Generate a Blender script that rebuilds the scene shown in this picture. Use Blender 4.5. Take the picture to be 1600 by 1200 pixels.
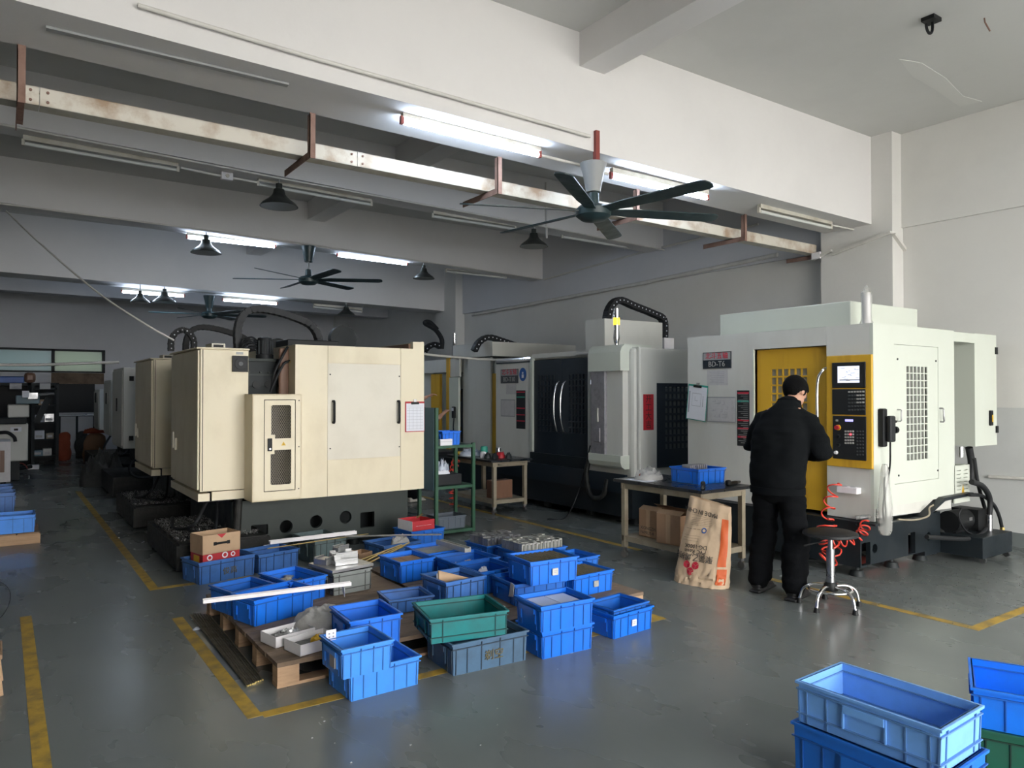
import bpy, bmesh, math, random
from mathutils import Vector, Matrix, noise
random.seed(7)
for o in list(bpy.data.objects): bpy.data.objects.remove(o)
SC = bpy.context.scene
C = SC.collection
R = math.radians
# ------------------------------------------------------------------ camera
F = 1155.0; CAMH = 1.55; HOR = 614.0; YAW = R(34.65)
PIT = math.atan((HOR - 600) / F)
cd = bpy.data.cameras.new('camera'); cam = bpy.data.objects.new('camera', cd); C.objects.link(cam)
cd.sensor_width = 36; cd.lens = 36 * F / 1600; cd.clip_start = .05; cd.clip_end = 200
cam.location = (0, 0, CAMH); cam.rotation_euler = (math.pi / 2 + PIT, 0, -YAW)
SC.camera = cam
# ------------------------------------------------------------------ daylight: an overcast sky entering through the open front of the hall
W = bpy.data.worlds.new('overcast_sky'); SC.world = W; W.use_nodes = True
bg = W.node_tree.nodes['Background']; bg.inputs[0].default_value = (1.0, .985, .955, 1); bg.inputs[1].default_value = 8.5
SC.view_settings.view_transform = 'Standard'; SC.view_settings.look = 'None'
SC.view_settings.gamma = 1; SC.view_settings.use_curve_mapping = False
SC.view_settings.exposure = 0.52
# ------------------------------------------------------------------ pixel -> place
sY, cY = math.sin(YAW), math.cos(YAW)
def ray(px, py):
    u = (px - 800) / F; v = (600 - py) / F
    f = math.cos(PIT) - v * math.sin(PIT); up = math.sin(PIT) + v * math.cos(PIT)
    return Vector((f * sY + u * cY, f * cY - u * sY, up))
def onz(px, py, z=0):
    r = ray(px, py); return r * ((z - CAMH) / r.z) + Vector((0, 0, CAMH))
def ony(px, py, Y):
    r = ray(px, py); return r * (Y / r.y) + Vector((0, 0, CAMH))
def onx(px, py, X):
    r = ray(px, py); return r * (X / r.x) + Vector((0, 0, CAMH))
def RX(X, a, b, c, d):      # pixel rectangle on a plane x = X -> y0, y1, z0, z1
    p = [onx(a, b, X), onx(c, b, X), onx(a, d, X), onx(c, d, X)]
    return (min(p[0].y, p[1].y), max(p[0].y, p[1].y), (p[2].z + p[3].z) / 2, (p[0].z + p[1].z) / 2)
def RY(Y, a, b, c, d):      # on a plane y = Y -> x0, x1, z0, z1
    p = [ony(a, b, Y), ony(c, b, Y), ony(a, d, Y), ony(c, d, Y)]
    return (min(p[0].x, p[1].x), max(p[0].x, p[1].x), (p[2].z + p[3].z) / 2, (p[0].z + p[1].z) / 2)
# ------------------------------------------------------------------ materials
MT = {}
def mat(name, col, rough=.5, metal=0, dirt=0, dcol=None, scale=3, stretch=(1, 1, 1), bump=0, bscale=60, emit=0, ecol=None, alpha=1, trans=0, coat=0, spec=.5, dlo=.45, dhi=.7):
    m = bpy.data.materials.new(name); m.use_nodes = True; nt = m.node_tree; N = nt.nodes; L = nt.links
    b = N['Principled BSDF']; b.inputs['Base Color'].default_value = (*col, 1); b.inputs['Roughness'].default_value = rough
    b.inputs['Metallic'].default_value = metal; b.inputs['Specular IOR Level'].default_value = spec
    if coat: b.inputs['Coat Weight'].default_value = coat; b.inputs['Coat Roughness'].default_value = .12
    if emit:
        b.inputs['Emission Color'].default_value = (*(ecol or col), 1); b.inputs['Emission Strength'].default_value = emit
    if alpha < 1: b.inputs['Alpha'].default_value = alpha
    if trans: b.inputs['Transmission Weight'].default_value = trans
    if dirt or bump:
        tc = N.new('ShaderNodeTexCoord'); mp = N.new('ShaderNodeMapping'); mp.inputs['Scale'].default_value = stretch
        L.new(tc.outputs['Object'], mp.inputs['Vector'])
    if dirt:
        n = N.new('ShaderNodeTexNoise'); n.inputs['Scale'].default_value = scale; n.inputs['Detail'].default_value = 7; n.inputs['Roughness'].default_value = .62
        L.new(mp.outputs[0], n.inputs['Vector'])
        r = N.new('ShaderNodeMapRange'); r.inputs['From Min'].default_value = dlo; r.inputs['From Max'].default_value = dhi; r.inputs['To Max'].default_value = dirt
        L.new(n.outputs['Fac'], r.inputs['Value'])
        x = N.new('ShaderNodeMix'); x.data_type = 'RGBA'; x.inputs[6].default_value = (*col, 1)
        x.inputs[7].default_value = (*(dcol or tuple(c * .35 for c in col)), 1)
        L.new(r.outputs[0], x.inputs[0]); L.new(x.outputs[2], b.inputs['Base Color'])
        r2 = N.new('ShaderNodeMapRange'); r2.inputs['From Min'].default_value = .3; r2.inputs['From Max'].default_value = .7
        r2.inputs['To Min'].default_value = max(.03, rough - .1); r2.inputs['To Max'].default_value = min(1, rough + .12)
        L.new(n.outputs['Fac'], r2.inputs['Value']); L.new(r2.outputs[0], b.inputs['Roughness'])
    if bump:
        n2 = N.new('ShaderNodeTexNoise'); n2.inputs['Scale'].default_value = bscale; n2.inputs['Detail'].default_value = 4
        L.new(mp.outputs[0], n2.inputs['Vector'])
        bp = N.new('ShaderNodeBump'); bp.inputs['Strength'].default_value = bump; bp.inputs['Distance'].default_value = .01
        L.new(n2.outputs['Fac'], bp.inputs['Height']); L.new(bp.outputs[0], b.inputs['Normal'])
    MT[name] = m; return m
mat('wall', (.70, .69, .66), .9, dirt=.10, scale=.8, bump=.12, bscale=25)
mat('ceil', (.62, .62, .60), .9, dirt=.10, scale=.6, bump=.12, bscale=20)
mat('beam', (.735, .72, .71), .9, dirt=.08, scale=.9, bump=.15, bscale=18)
mat('beamgrey', (.66, .66, .68), .9, dirt=.10, scale=.9, bump=.15, bscale=18)
mat('skirting', (.16, .18, .18), .6)
mat('yard', (.46, .45, .43), .9, dirt=.3, scale=.5)
mat('yellowline', (.46, .29, .035), .6, dirt=.75, dcol=(.10, .09, .06), scale=9, dlo=.42, dhi=.68)
mat('cream', (.74, .655, .475), .45, dirt=.34, dcol=(.46, .38, .25), scale=2.6, stretch=(1, 1, .6), dlo=.50, dhi=.78)
mat('creamgrey', (.70, .65, .54), .5, dirt=.15, dcol=(.40, .35, .26), scale=3)
mat('brownsheet', (.20, .10, .06), .45, dirt=.4, scale=3, stretch=(2, 2, .4))
mat('iron', (.012, .016, .0175), .55, dirt=.4, dcol=(.03, .035, .036), scale=5, spec=.3)
mat('greymetal', (.27, .26, .28), .5, metal=.3, dirt=.4, scale=14)
mat('irongreen', (.032, .040, .037), .55, dirt=.4, dcol=(.06, .066, .06), scale=4, spec=.3)
mat('sludge', (.016, .016, .015), .45, dirt=.5, dcol=(.05, .05, .045), scale=14, bump=.5, bscale=40, spec=.2)
mat('swarf', (.55, .55, .54), .35, metal=.8, dirt=.8, dcol=(.05, .05, .05), scale=25)
mat('black', (.010, .011, .012), .5, spec=.25)
mat('rubber', (.015, .016, .018), .55, spec=.3)
mat('white', (.58, .615, .545), .38, dirt=.10, dcol=(.48, .47, .38), scale=2, stretch=(1, 1, .4))
mat('whitegrey', (.60, .60, .56), .45, dirt=.2, dcol=(.36, .34, .28), scale=2.6, stretch=(1, 1, .35), dlo=.46)
mat('yellow', (.62, .36, .025), .42, dirt=.35, dcol=(.25, .13, .02), scale=3, stretch=(2.5, 2.5, .25), dlo=.52)
mat('darkblue', (.013, .021, .031), .38, dirt=.3, dcol=(.03, .038, .046), scale=3, spec=.35)
mat('basedark', (.012, .017, .021), .45, dirt=.3, dcol=(.03, .036, .04), scale=5, spec=.3)
mat('glass', (.10, .11, .11), .12, spec=.7)
mat('milkglass', (.26, .26, .24), .3, dirt=.4, scale=12)
mat('ventdark', (.13, .13, .12), .6)
mat('chrome', (.75, .75, .76), .16, metal=1)
mat('steel', (.42, .42, .43), .32, metal=1, dirt=.4, scale=6)
mat('alu', (.46, .46, .46), .36, metal=.85, dirt=.25, scale=14)
mat('aludull', (.50, .50, .46), .4, metal=.6, dirt=.3, scale=18)
mat('brass', (.50, .38, .14), .35, metal=.9, dirt=.3, scale=10)
mat('rod', (.22, .19, .13), .4, metal=.6, dirt=.4, scale=20)
mat('rust', (.27, .165, .13), .8, dirt=.5, dcol=(.10, .05, .035), scale=9)
mat('rustwhite', (.66, .62, .54), .7, dirt=.75, dcol=(.30, .17, .08), scale=3.2, dlo=.47, dhi=.66)
mat('pipe', (.66, .64, .60), .5, dirt=.2, scale=6)
mat('fixture', (.55, .53, .46), .5, dirt=.45, dcol=(.26, .20, .12), scale=5)
mat('tubeoff', (.62, .63, .60), .3)
mat('tubeon', (.9, .95, 1), .4, emit=48, ecol=(.66, .80, 1))
mat('redcap', (.25, .05, .04), .5)
mat('domelamp', (.05, .055, .05), .4, metal=.5, dirt=.3, scale=9)
mat('domein', (.30, .30, .27), .35, metal=.6)
mat('fan', (.022, .045, .05), .4, dirt=.3, scale=6)
mat('fangrey', (.30, .31, .31), .5)
for nm, c in (('blue', (.006, .17, .78)), ('blue2', (.010, .14, .58)), ('blueworn', (.055, .18, .52)), ('bluedark', (.065, .135, .23)), ('bluelight', (.045, .26, .82)), ('bluepale', (.17, .40, .85)), ('green', (.002, .175, .185)), ('greend', (.012, .10, .06)), ('greycrate', (.22, .24, .235)), ('greycrate2', (.12, .17, .175))):
    mat(nm, c, .42, dirt=.5 if nm in ('bluedark', 'greycrate2', 'blueworn', 'green') else .22, dcol=tuple(x * .35 + .02 for x in c), scale=7, dlo=.46, dhi=.72)
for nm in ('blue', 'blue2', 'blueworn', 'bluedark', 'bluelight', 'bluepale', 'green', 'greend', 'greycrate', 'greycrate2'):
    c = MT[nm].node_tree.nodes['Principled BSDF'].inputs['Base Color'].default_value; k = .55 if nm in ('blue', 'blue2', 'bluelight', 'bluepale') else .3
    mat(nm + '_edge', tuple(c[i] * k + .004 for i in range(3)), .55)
mat('guarddark', (.045, .032, .027), .5)
mat('gasket', (.10, .12, .15), .6)
mat('wood', (.27, .17, .10), .75, dirt=.6, dcol=(.12, .08, .05), scale=4, stretch=(1, 6, 6), bump=.3, bscale=30)
mat('woodlight', (.46, .30, .18), .75, dirt=.5, dcol=(.22, .13, .08), scale=5, stretch=(1, 1, 12), bump=.3, bscale=30)
mat('wooddeck', (.20, .14, .095), .8, dirt=.7, dcol=(.06, .045, .033), scale=3.5, stretch=(1, 4, 1), bump=.25, bscale=25)
mat('card', (.36, .22, .13), .8, dirt=.3, scale=5)
mat('cardlight', (.47, .32, .20), .8, dirt=.2, scale=5)
mat('red', (.42, .018, .028), .5)
mat('paper', (.72, .73, .78), .8)
mat('papergrey', (.50, .49, .49), .7, dirt=.15, scale=20)
mat('whitebox', (.80, .78, .80), .6, dirt=.12, scale=9)
mat('ink', (.03, .03, .03), .7)
mat('inkbrown', (.13, .11, .05), .7)
mat('inkgrey', (.33, .33, .36), .8)
mat('inkred', (.55, .02, .05), .6)
mat('bagpaper', (.58, .43, .29), .8, dirt=.3, dcol=(.38, .27, .17), scale=6, bump=.5, bscale=14)
mat('orange', (.60, .11, .025), .6, dirt=.2, scale=6)
mat('orangedark', (.30, .06, .02), .7, dirt=.3, scale=6)
mat('cloth', (.40, .39, .37), .9, dirt=.35, scale=9, bump=.6, bscale=28)
mat('ceilpatch', (.66, .66, .635), .9, bump=.1, bscale=20)
mat('clothdark', (.06, .062, .06), .9, dirt=.4, scale=7, bump=.5, bscale=30)
mat('jacket', (.0045, .0055, .0065), .9, bump=.3, bscale=200, spec=.1)
mat('trousers', (.0035, .004, .005), .92, bump=.3, bscale=120, spec=.1)
mat('skin', (.46, .25, .17), .55)
mat('hair', (.003, .003, .0035), .7, bump=.6, bscale=180, spec=.08)
mat('shoe', (.010, .010, .011), .45)
mat('shoewhite', (.50, .48, .42), .6)
mat('greenpaint', (.022, .085, .045), .45, dirt=.3, scale=6)
mat('bluepanel', (.14, .23, .28), .45, dirt=.2, scale=3)
mat('bench', (.30, .26, .19), .5, dirt=.5, dcol=(.14, .11, .07), scale=6)
mat('benchtop', (.014, .017, .021), .3, dirt=.3, scale=7)
mat('hosered', (.65, .05, .03), .35)
mat('screen', (.5, .52, .6), .3, emit=.8, ecol=(.70, .74, .85))
mat('lcd', (.2, .2, .8), .3, emit=1.4, ecol=(.35, .32, 1))
mat('redled', (.8, .05, .05), .3, emit=3, ecol=(1, .06, .08))
mat('amber', (.9, .45, .02), .3, emit=2.2, ecol=(1, .55, .03))
mat('key', (.36, .36, .34), .5)
mat('keydark', (.05, .055, .06), .5)
mat('console', (.016, .018, .020), .45, spec=.3)
mat('warn', (.70, .42, .02), .5)
mat('signblue', (.01, .08, .32), .4)
mat('teal', (.03, .30, .22), .5)
mat('plasticwrap', (.55, .55, .52), .25, alpha=.42, spec=.8)
mat('clearplastic', (.62, .68, .80), .2, alpha=.6, spec=.7)
mat('lowerwall', (.58, .59, .58), .85, dirt=.15, scale=1.2, bump=.1, bscale=25)
mat('soil', (.16, .16, .15), .9, dirt=.5, scale=30, bump=.6, bscale=60)
# floor: sealed grey-green epoxy with scuffs
def floormat():
    m = mat('floor', (.150, .166, .162), .26); nt = m.node_tree; N = nt.nodes; L = nt.links; b = N['Principled BSDF']
    tc = N.new('ShaderNodeTexCoord')
    def nz(sc, st, det, rot=0, ro=.5):
        mp = N.new('ShaderNodeMapping'); mp.inputs['Scale'].default_value = st; mp.inputs['Rotation'].default_value = (0, 0, rot); L.new(tc.outputs['Object'], mp.inputs[0])
        n = N.new('ShaderNodeTexNoise'); n.inputs['Scale'].default_value = sc; n.inputs['Detail'].default_value = det; n.inputs['Roughness'].default_value = ro; L.new(mp.outputs[0], n.inputs['Vector']); return n.outputs['Fac']
    def rng(v, a, b_, c, d):
        r = N.new('ShaderNodeMapRange'); r.inputs['From Min'].default_value = a; r.inputs['From Max'].default_value = b_; r.inputs['To Min'].default_value = c; r.inputs['To Max'].default_value = d; L.new(v, r.inputs['Value']); return r.outputs[0]
    broad = nz(.6, (1, 1, 1), 3); fine = nz(5, (3, .5, 1), 6, .62, .65)
    ad = N.new('ShaderNodeMath'); ad.operation = 'MULTIPLY_ADD'; L.new(fine, ad.inputs[0]); ad.inputs[1].default_value = .12; L.new(broad, ad.inputs[2])
    x = N.new('ShaderNodeMix'); x.data_type = 'RGBA'; x.inputs[6].default_value = (.122, .136, .134, 1); x.inputs[7].default_value = (.172, .188, .183, 1)
    L.new(rng(ad.outputs[0], .30, .82, 0, 1), x.inputs[0]); L.new(x.outputs[2], b.inputs['Base Color'])
    L.new(rng(nz(1.3, (1.6, .8, 1), 4, .5), .2, .8, .20, .34), b.inputs['Roughness'])
floormat()
def frosted(name, col):
    m = bpy.data.materials.new(name); m.use_nodes = True; N = m.node_tree.nodes; L = m.node_tree.links
    t = N.new('ShaderNodeBsdfTranslucent'); t.inputs[0].default_value = (*col, 1)
    g = N.new('ShaderNodeBsdfGlossy'); g.inputs['Roughness'].default_value = .25; g.inputs[0].default_value = (.5, .5, .5, 1)
    x = N.new('ShaderNodeMixShader'); x.inputs[0].default_value = .06
    L.new(t.outputs[0], x.inputs[1]); L.new(g.outputs[0], x.inputs[2]); L.new(x.outputs[0], N['Material Output'].inputs[0]); MT[name] = m
frosted('frostblue', (.075, .105, .11)); frosted('frostgreen', (.095, .118, .095))
# ------------------------------------------------------------------ mesh builder
def mapX(X): return lambda u, v, w: (X + w, u, v)       # u = y, v = z, w outwards along +x
def mapY(Y): return lambda u, v, w: (u, Y + w, v)       # u = x, v = z
def mapZ(Z): return lambda u, v, w: (u, v, Z + w)
class MB:
    def __init__(s): s.v = []; s.f = []
    def add(s, vs, fs):
        k = len(s.v); s.v += [Vector(p) for p in vs]; s.f += [tuple(i + k for i in f) for f in fs]; return s
    def box(s, x0, x1, y0, y1, z0, z1):
        x0, x1 = min(x0, x1), max(x0, x1); y0, y1 = min(y0, y1), max(y0, y1); z0, z1 = min(z0, z1), max(z0, z1)
        return s.add([(x, y, z) for z in (z0, z1) for x, y in ((x0, y0), (x1, y0), (x1, y1), (x0, y1))],
                     [(3, 2, 1, 0), (4, 5, 6, 7), (0, 1, 5, 4), (1, 2, 6, 5), (2, 3, 7, 6), (3, 0, 4, 7)])
    def bbox(s, x0, x1, y0, y1, z0, z1, b=.01, seg=2):
        x0, x1 = min(x0, x1), max(x0, x1); y0, y1 = min(y0, y1), max(y0, y1); z0, z1 = min(z0, z1), max(z0, z1)
        bm = bmesh.new(); bmesh.ops.create_cube(bm, size=1)
        for v in bm.verts: v.co = ((x0 + x1) / 2 + v.co.x * (x1 - x0), (y0 + y1) / 2 + v.co.y * (y1 - y0), (z0 + z1) / 2 + v.co.z * (z1 - z0))
        b = min(b, .45 * min(x1 - x0, y1 - y0, z1 - z0))
        bmesh.ops.bevel(bm, geom=bm.edges[:], offset=b, segments=seg, profile=.5, affect='EDGES')
        return s.bm(bm)
    def bm(s, bm):
        bm.verts.index_update(); s.add([v.co.copy() for v in bm.verts], [tuple(v.index for v in f.verts) for f in bm.faces]); bm.free(); return s
    def hexa(s, p):     # 8 corners: bottom 4 ccw, top 4 ccw
        return s.add(p, [(3, 2, 1, 0), (4, 5, 6, 7), (0, 1, 5, 4), (1, 2, 6, 5), (2, 3, 7, 6), (3, 0, 4, 7)])
    def bar(s, p, q, w, h, up=(0, 0, 1)):
        p, q = Vector(p), Vector(q); t = (q - p).normalized(); a = t.cross(Vector(up))
        if a.length < 1e-4: a = t.cross(Vector((1, 0, 0)))
        a.normalize(); b = a.cross(t); a *= w / 2; b *= h / 2
        return s.hexa([p - a - b, p + a - b, p + a + b, p - a + b, q - a - b, q + a - b, q + a + b, q - a + b])
    def cyl(s, p, q, r, r2=None, n=14):
        p, q = Vector(p), Vector(q); r2 = r if r2 is None else r2; t = (q - p).normalized()
        a = t.cross(Vector((0, 0, 1)));
        if a.length < 1e-3: a = t.cross(Vector((1, 0, 0)))
        a.normalize(); b = t.cross(a)
        vs = []
        for c, rr in ((p, r), (q, r2)):
            vs += [c + (a * math.cos(2 * math.pi * i / n) + b * math.sin(2 * math.pi * i / n)) * rr for i in range(n)]
        return s.add(vs, [(i, (i + 1) % n, n + (i + 1) % n, n + i) for i in range(n)] + [tuple(range(n))[::-1], tuple(range(n, 2 * n))])
    def tube(s, pts, r, n=8, rs=None):
        pts = [Vector(p) for p in pts]; m = len(pts); a = None; vs = []
        for i in range(m):
            t = (pts[min(i + 1, m - 1)] - pts[max(i - 1, 0)]).normalized()
            if a is None:
                a = t.cross(Vector((0, 0, 1)));
                if a.length < 1e-3: a = t.cross(Vector((1, 0, 0)))
            a = (a - t * a.dot(t)).normalized(); b = t.cross(a); rr = rs[i] if rs else r
            vs += [pts[i] + (a * math.cos(2 * math.pi * k / n) + b * math.sin(2 * math.pi * k / n)) * rr for k in range(n)]
        fs = [(i * n + k, i * n + (k + 1) % n, (i + 1) * n + (k + 1) % n, (i + 1) * n + k) for i in range(m - 1) for k in range(n)]
        return s.add(vs, fs + [tuple(range(n))[::-1], tuple(range((m - 1) * n, m * n))])
    def lathe(s, prof, c=(0, 0, 0), n=20):     # prof: (r, z) from bottom to top
        c = Vector(c); vs = [c + Vector((r * math.cos(2 * math.pi * k / n), r * math.sin(2 * math.pi * k / n), z)) for r, z in prof for k in range(n)]
        m = len(prof)
        return s.add(vs, [(i * n + k, i * n + (k + 1) % n, (i + 1) * n + (k + 1) % n, (i + 1) * n + k) for i in range(m - 1) for k in range(n)] + [tuple(range(n))[::-1], tuple(range((m - 1) * n, m * n))])
    def plate(s, outer, holes, w0, w1, mp):     # outline with holes, thick from w0 to w1
        bm = bmesh.new(); edges = []
        for lp in [outer] + list(holes):
            vs = [bm.verts.new((u, v, 0)) for u, v in lp]
            edges += [bm.edges.new((vs[i], vs[(i + 1) % len(vs)])) for i in range(len(vs))]
        bmesh.ops.triangle_fill(bm, edges=edges, use_beauty=True, use_dissolve=False)
        fs = bm.faces[:]
        ex = bmesh.ops.extrude_face_region(bm, geom=fs); top = [g for g in ex['geom'] if isinstance(g, bmesh.types.BMVert)]
        ts = set(top)
        for v in bm.verts: v.co = Vector(mp(v.co.x, v.co.y, w1 if v in ts else w0))
        bmesh.ops.recalc_face_normals(bm, faces=bm.faces[:])
        return s.bm(bm)
    def xf(s, M): s.v = [M @ v for v in s.v]; return s
    def mesh(s, name, off=None):
        me = bpy.data.meshes.new(name); me.from_pydata([(v - off) if off is not None else v for v in s.v], [], s.f); me.update(); return me
    def build(s, name, m, parent=None, local=False, smooth=0, bevel=0, fix=False):
        off = None
        if parent is not None and not local:
            r = parent
            while r.parent: r = r.parent
            off = r.location
        me = s.mesh(name, off)
        if fix:
            b = bmesh.new(); b.from_mesh(me); bmesh.ops.recalc_face_normals(b, faces=b.faces[:]); b.to_mesh(me); b.free()
        if smooth:
            for p in me.polygons: p.use_smooth = True
            me.set_sharp_from_angle(angle=R(smooth))
        me.materials.append(MT[m]); o = bpy.data.objects.new(name, me); C.objects.link(o)
        if parent is not None: o.parent = parent
        if name in ('screws', 'bolts', 'pins', 'cooling_fins', 'wire_mesh'): o['kind'] = 'stuff'
        if bevel:
            bv = o.modifiers.new('bevel', 'BEVEL'); bv.width = bevel; bv.segments = 2; bv.limit_method = 'ANGLE'
        return o
def rect(u0, u1, v0, v1): return [(u0, v0), (u1, v0), (u1, v1), (u0, v1)]
def rrect(u0, u1, v0, v1, r, n=4):
    o = []
    for cx, cy, a in ((u1 - r, v0 + r, -90), (u1 - r, v1 - r, 0), (u0 + r, v1 - r, 90), (u0 + r, v0 + r, 180)):
        o += [(cx + r * math.cos(R(a + 90 * i / n)), cy + r * math.sin(R(a + 90 * i / n))) for i in range(n + 1)]
    return o
def circ(u, v, r, n=16): return [(u + r * math.cos(2 * math.pi * i / n), v + r * math.sin(2 * math.pi * i / n)) for i in range(n)]
def cr(pts, n=8):     # smooth curve through points
    P = [Vector(p) for p in pts]; P = [P[0] * 2 - P[1]] + P + [P[-1] * 2 - P[-2]]; o = []
    for i in range(1, len(P) - 2):
        for k in range(n):
            t = k / n; a, b, c, d = P[i - 1], P[i], P[i + 1], P[i + 2]
            o.append(.5 * ((2 * b) + (c - a) * t + (2 * a - 5 * b + 4 * c - d) * t * t + (3 * b - a - 3 * c + d) * t ** 3))
    return o + [P[-2]]
def B(x0, x1, y0, y1, z0, z1, b=0): return MB().bbox(x0, x1, y0, y1, z0, z1, b) if b else MB().box(x0, x1, y0, y1, z0, z1)
def tag(o, label, cat, group=None, kind=None):
    o['label'] = label
    if cat: o['category'] = cat
    if group: o['group'] = group
    if kind: o['kind'] = kind
    return o
def thing(name, label, cat, loc=(0, 0, 0), rz=0, group=None):
    o = bpy.data.objects.new(name, None); C.objects.link(o); o.location = loc; o.rotation_euler = (0, 0, R(rz)); o.empty_display_size = .1
    return tag(o, label, cat, group)
def struct(name, mb, m, label=None, **k):
    o = mb.build(name, m, **k); o['kind'] = 'structure'
    if label: o['label'] = label
    return o
def dup(o, parent=None):
    c = o.copy(); C.objects.link(c)
    if parent is not None: c.parent = parent
    for ch in o.children: dup(ch, c)
    return c
def text(s, size, m, parent, origin, right, up, name='lettering', depth=.001, align='CENTER', local=False, sx=1):
    cu = bpy.data.curves.new('t', 'FONT'); cu.body = s; cu.size = size; cu.align_x = align; cu.align_y = 'CENTER'; cu.extrude = depth / 2; cu.resolution_u = 2
    o = bpy.data.objects.new('t', cu); C.objects.link(o)
    dg = bpy.context.evaluated_depsgraph_get(); me = bpy.data.meshes.new_from_object(o.evaluated_get(dg)); bpy.data.objects.remove(o); bpy.data.curves.remove(cu)
    right = Vector(right).normalized(); up = Vector(up).normalized(); nn = right.cross(up); og = Vector(origin)
    if parent is not None and not local:
        r = parent
        while r.parent: r = r.parent
        og = og - r.location
    for v in me.vertices: v.co = og + right * v.co.x * sx + up * v.co.y + nn * v.co.z
    me.materials.clear(); me.materials.append(MT[m]); me.name = name
    t = bpy.data.objects.new(name, me); C.objects.link(t)
    if parent is not None: t.parent = parent
    return t
def remesh(o, vox, it=4, fac=.5):
    md = o.modifiers.new('r', 'REMESH'); md.mode = 'VOXEL'; md.voxel_size = vox
    if it: sm = o.modifiers.new('s', 'SMOOTH'); sm.factor = fac; sm.iterations = it
    dg = bpy.context.evaluated_depsgraph_get(); me = bpy.data.meshes.new_from_object(o.evaluated_get(dg)); o.modifiers.clear(); m = o.data.materials[0]
    me.materials.clear(); me.materials.append(m); o.data = me
    for p in me.polygons: p.use_smooth = True
    return o
def ell(mb, pts, ref=(1, 0, 0), n=16):     # pts: (centre, r_side, r_ref); closed rounded tube
    P = [Vector(p[0]) for p in pts]; m = len(P); rows = []
    for i in range(m):
        t = (P[min(i + 1, m - 1)] - P[max(i - 1, 0)]).normalized(); rf = Vector(ref)
        if abs(t.dot(rf)) > .97: rf = Vector((0, 1, 0)) if abs(t.y) < .9 else Vector((0, 0, 1))
        a = t.cross(rf).normalized(); b = a.cross(t)
        rows.append((P[i], a, b, pts[i][1], pts[i][2], t))
    f = rows[0]; l = rows[-1]; full = []
    for c, k in ((.8, .45), (.45, .85)):
        full.append((f[0] - f[5] * f[3] * c * .7, f[1], f[2], f[3] * k, f[4] * k))
    full += [r[:5] for r in rows]
    for c, k in ((.45, .85), (.8, .45)):
        full.append((l[0] + l[5] * l[3] * c * .7, l[1], l[2], l[3] * k, l[4] * k))
    vs = [p + a * ra * math.cos(2 * math.pi * k / n) + b * rb * math.sin(2 * math.pi * k / n) for p, a, b, ra, rb in full for k in range(n)]
    q = len(full)
    return mb.add(vs, [(i * n + k, i * n + (k + 1) % n, (i + 1) * n + (k + 1) % n, (i + 1) * n + k) for i in range(q - 1) for k in range(n)] + [tuple(range(n))[::-1], tuple(range((q - 1) * n, q * n))])
def heap(name, m, c, rx, ry, h, rot=0, seed=0, amp=.35, fr=6, n=26, parent=None):     # crumpled cloth or sack lying on a surface
    mb = MB(); vs = []; fs = []
    for i in range(n + 1):
        for k in range(n):
            t = i / n; a = 2 * math.pi * k / n; rr = math.sin(t * math.pi / 2)
            w = 1 + .22 * noise.noise((math.cos(a) * 1.7 + seed, math.sin(a) * 1.7, seed))
            x, y = rr * math.cos(a) * w, rr * math.sin(a) * w
            z = h * (max(0, 1 - t ** 2.4)) * (1 + amp * noise.noise((x * fr * .5 + seed * 3, y * fr * .5, seed)) + amp * .6 * noise.noise((x * fr * 1.6 + seed, y * fr * 1.1, 2)) + .38 * (.35 - abs(noise.noise((x * 2.6 + y * 1.2 + seed, y * 1.1 - x * .4, seed)))))
            x, y = x * rx, y * ry
            vs.append((c[0] + x * math.cos(R(rot)) - y * math.sin(R(rot)), c[1] + x * math.sin(R(rot)) + y * math.cos(R(rot)), c[2] + max(.002, z)))
    for i in range(n):
        for k in range(n): fs.append((i * n + k, (i + 1) * n + k, (i + 1) * n + (k + 1) % n, i * n + (k + 1) % n))
    k0 = n * n; fs.append(tuple(k0 + k for k in range(n))[::-1])
    mb.add(vs, fs); return mb.build(name, m, parent, smooth=70, fix=True)
def chain(name, m, parent, pts, wd, w=.07, h=.05, pins=None):     # cable drag chain: short links along a path lying in a plane; wd = direction of its width
    wd = Vector(wd).normalized(); P = cr(pts, 10); L = [0]
    for i in range(1, len(P)): L.append(L[-1] + (P[i] - P[i - 1]).length)
    def at(s):
        for i in range(1, len(P)):
            if L[i] >= s: return P[i - 1].lerp(P[i], (s - L[i - 1]) / max(1e-6, L[i] - L[i - 1]))
        return P[-1]
    k = max(4, int(L[-1] / (h * .9))); mb = MB(); pb = MB()
    for i in range(k):
        a, b = at(L[-1] * i / k), at(L[-1] * (i + .93) / k); nn = (b - a).cross(wd).normalized()
        e = (b - a).normalized() * .004
        mb.bar(a - e, b + e, w, h, up=nn)
        mb.bar(a * .7 + b * .3, a * .3 + b * .7, w * .8, h * 1.12, up=nn)
        if pins:
            c = (a + b) / 2
            for sg in (-1, 1): pb.cyl(c + wd * sg * w * .5, c + wd * sg * (w * .5 + .004), h * .13, n=6)
    o = mb.build(name, m, parent)
    if pins: pb.build('pins', pins, o)
    return o
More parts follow.
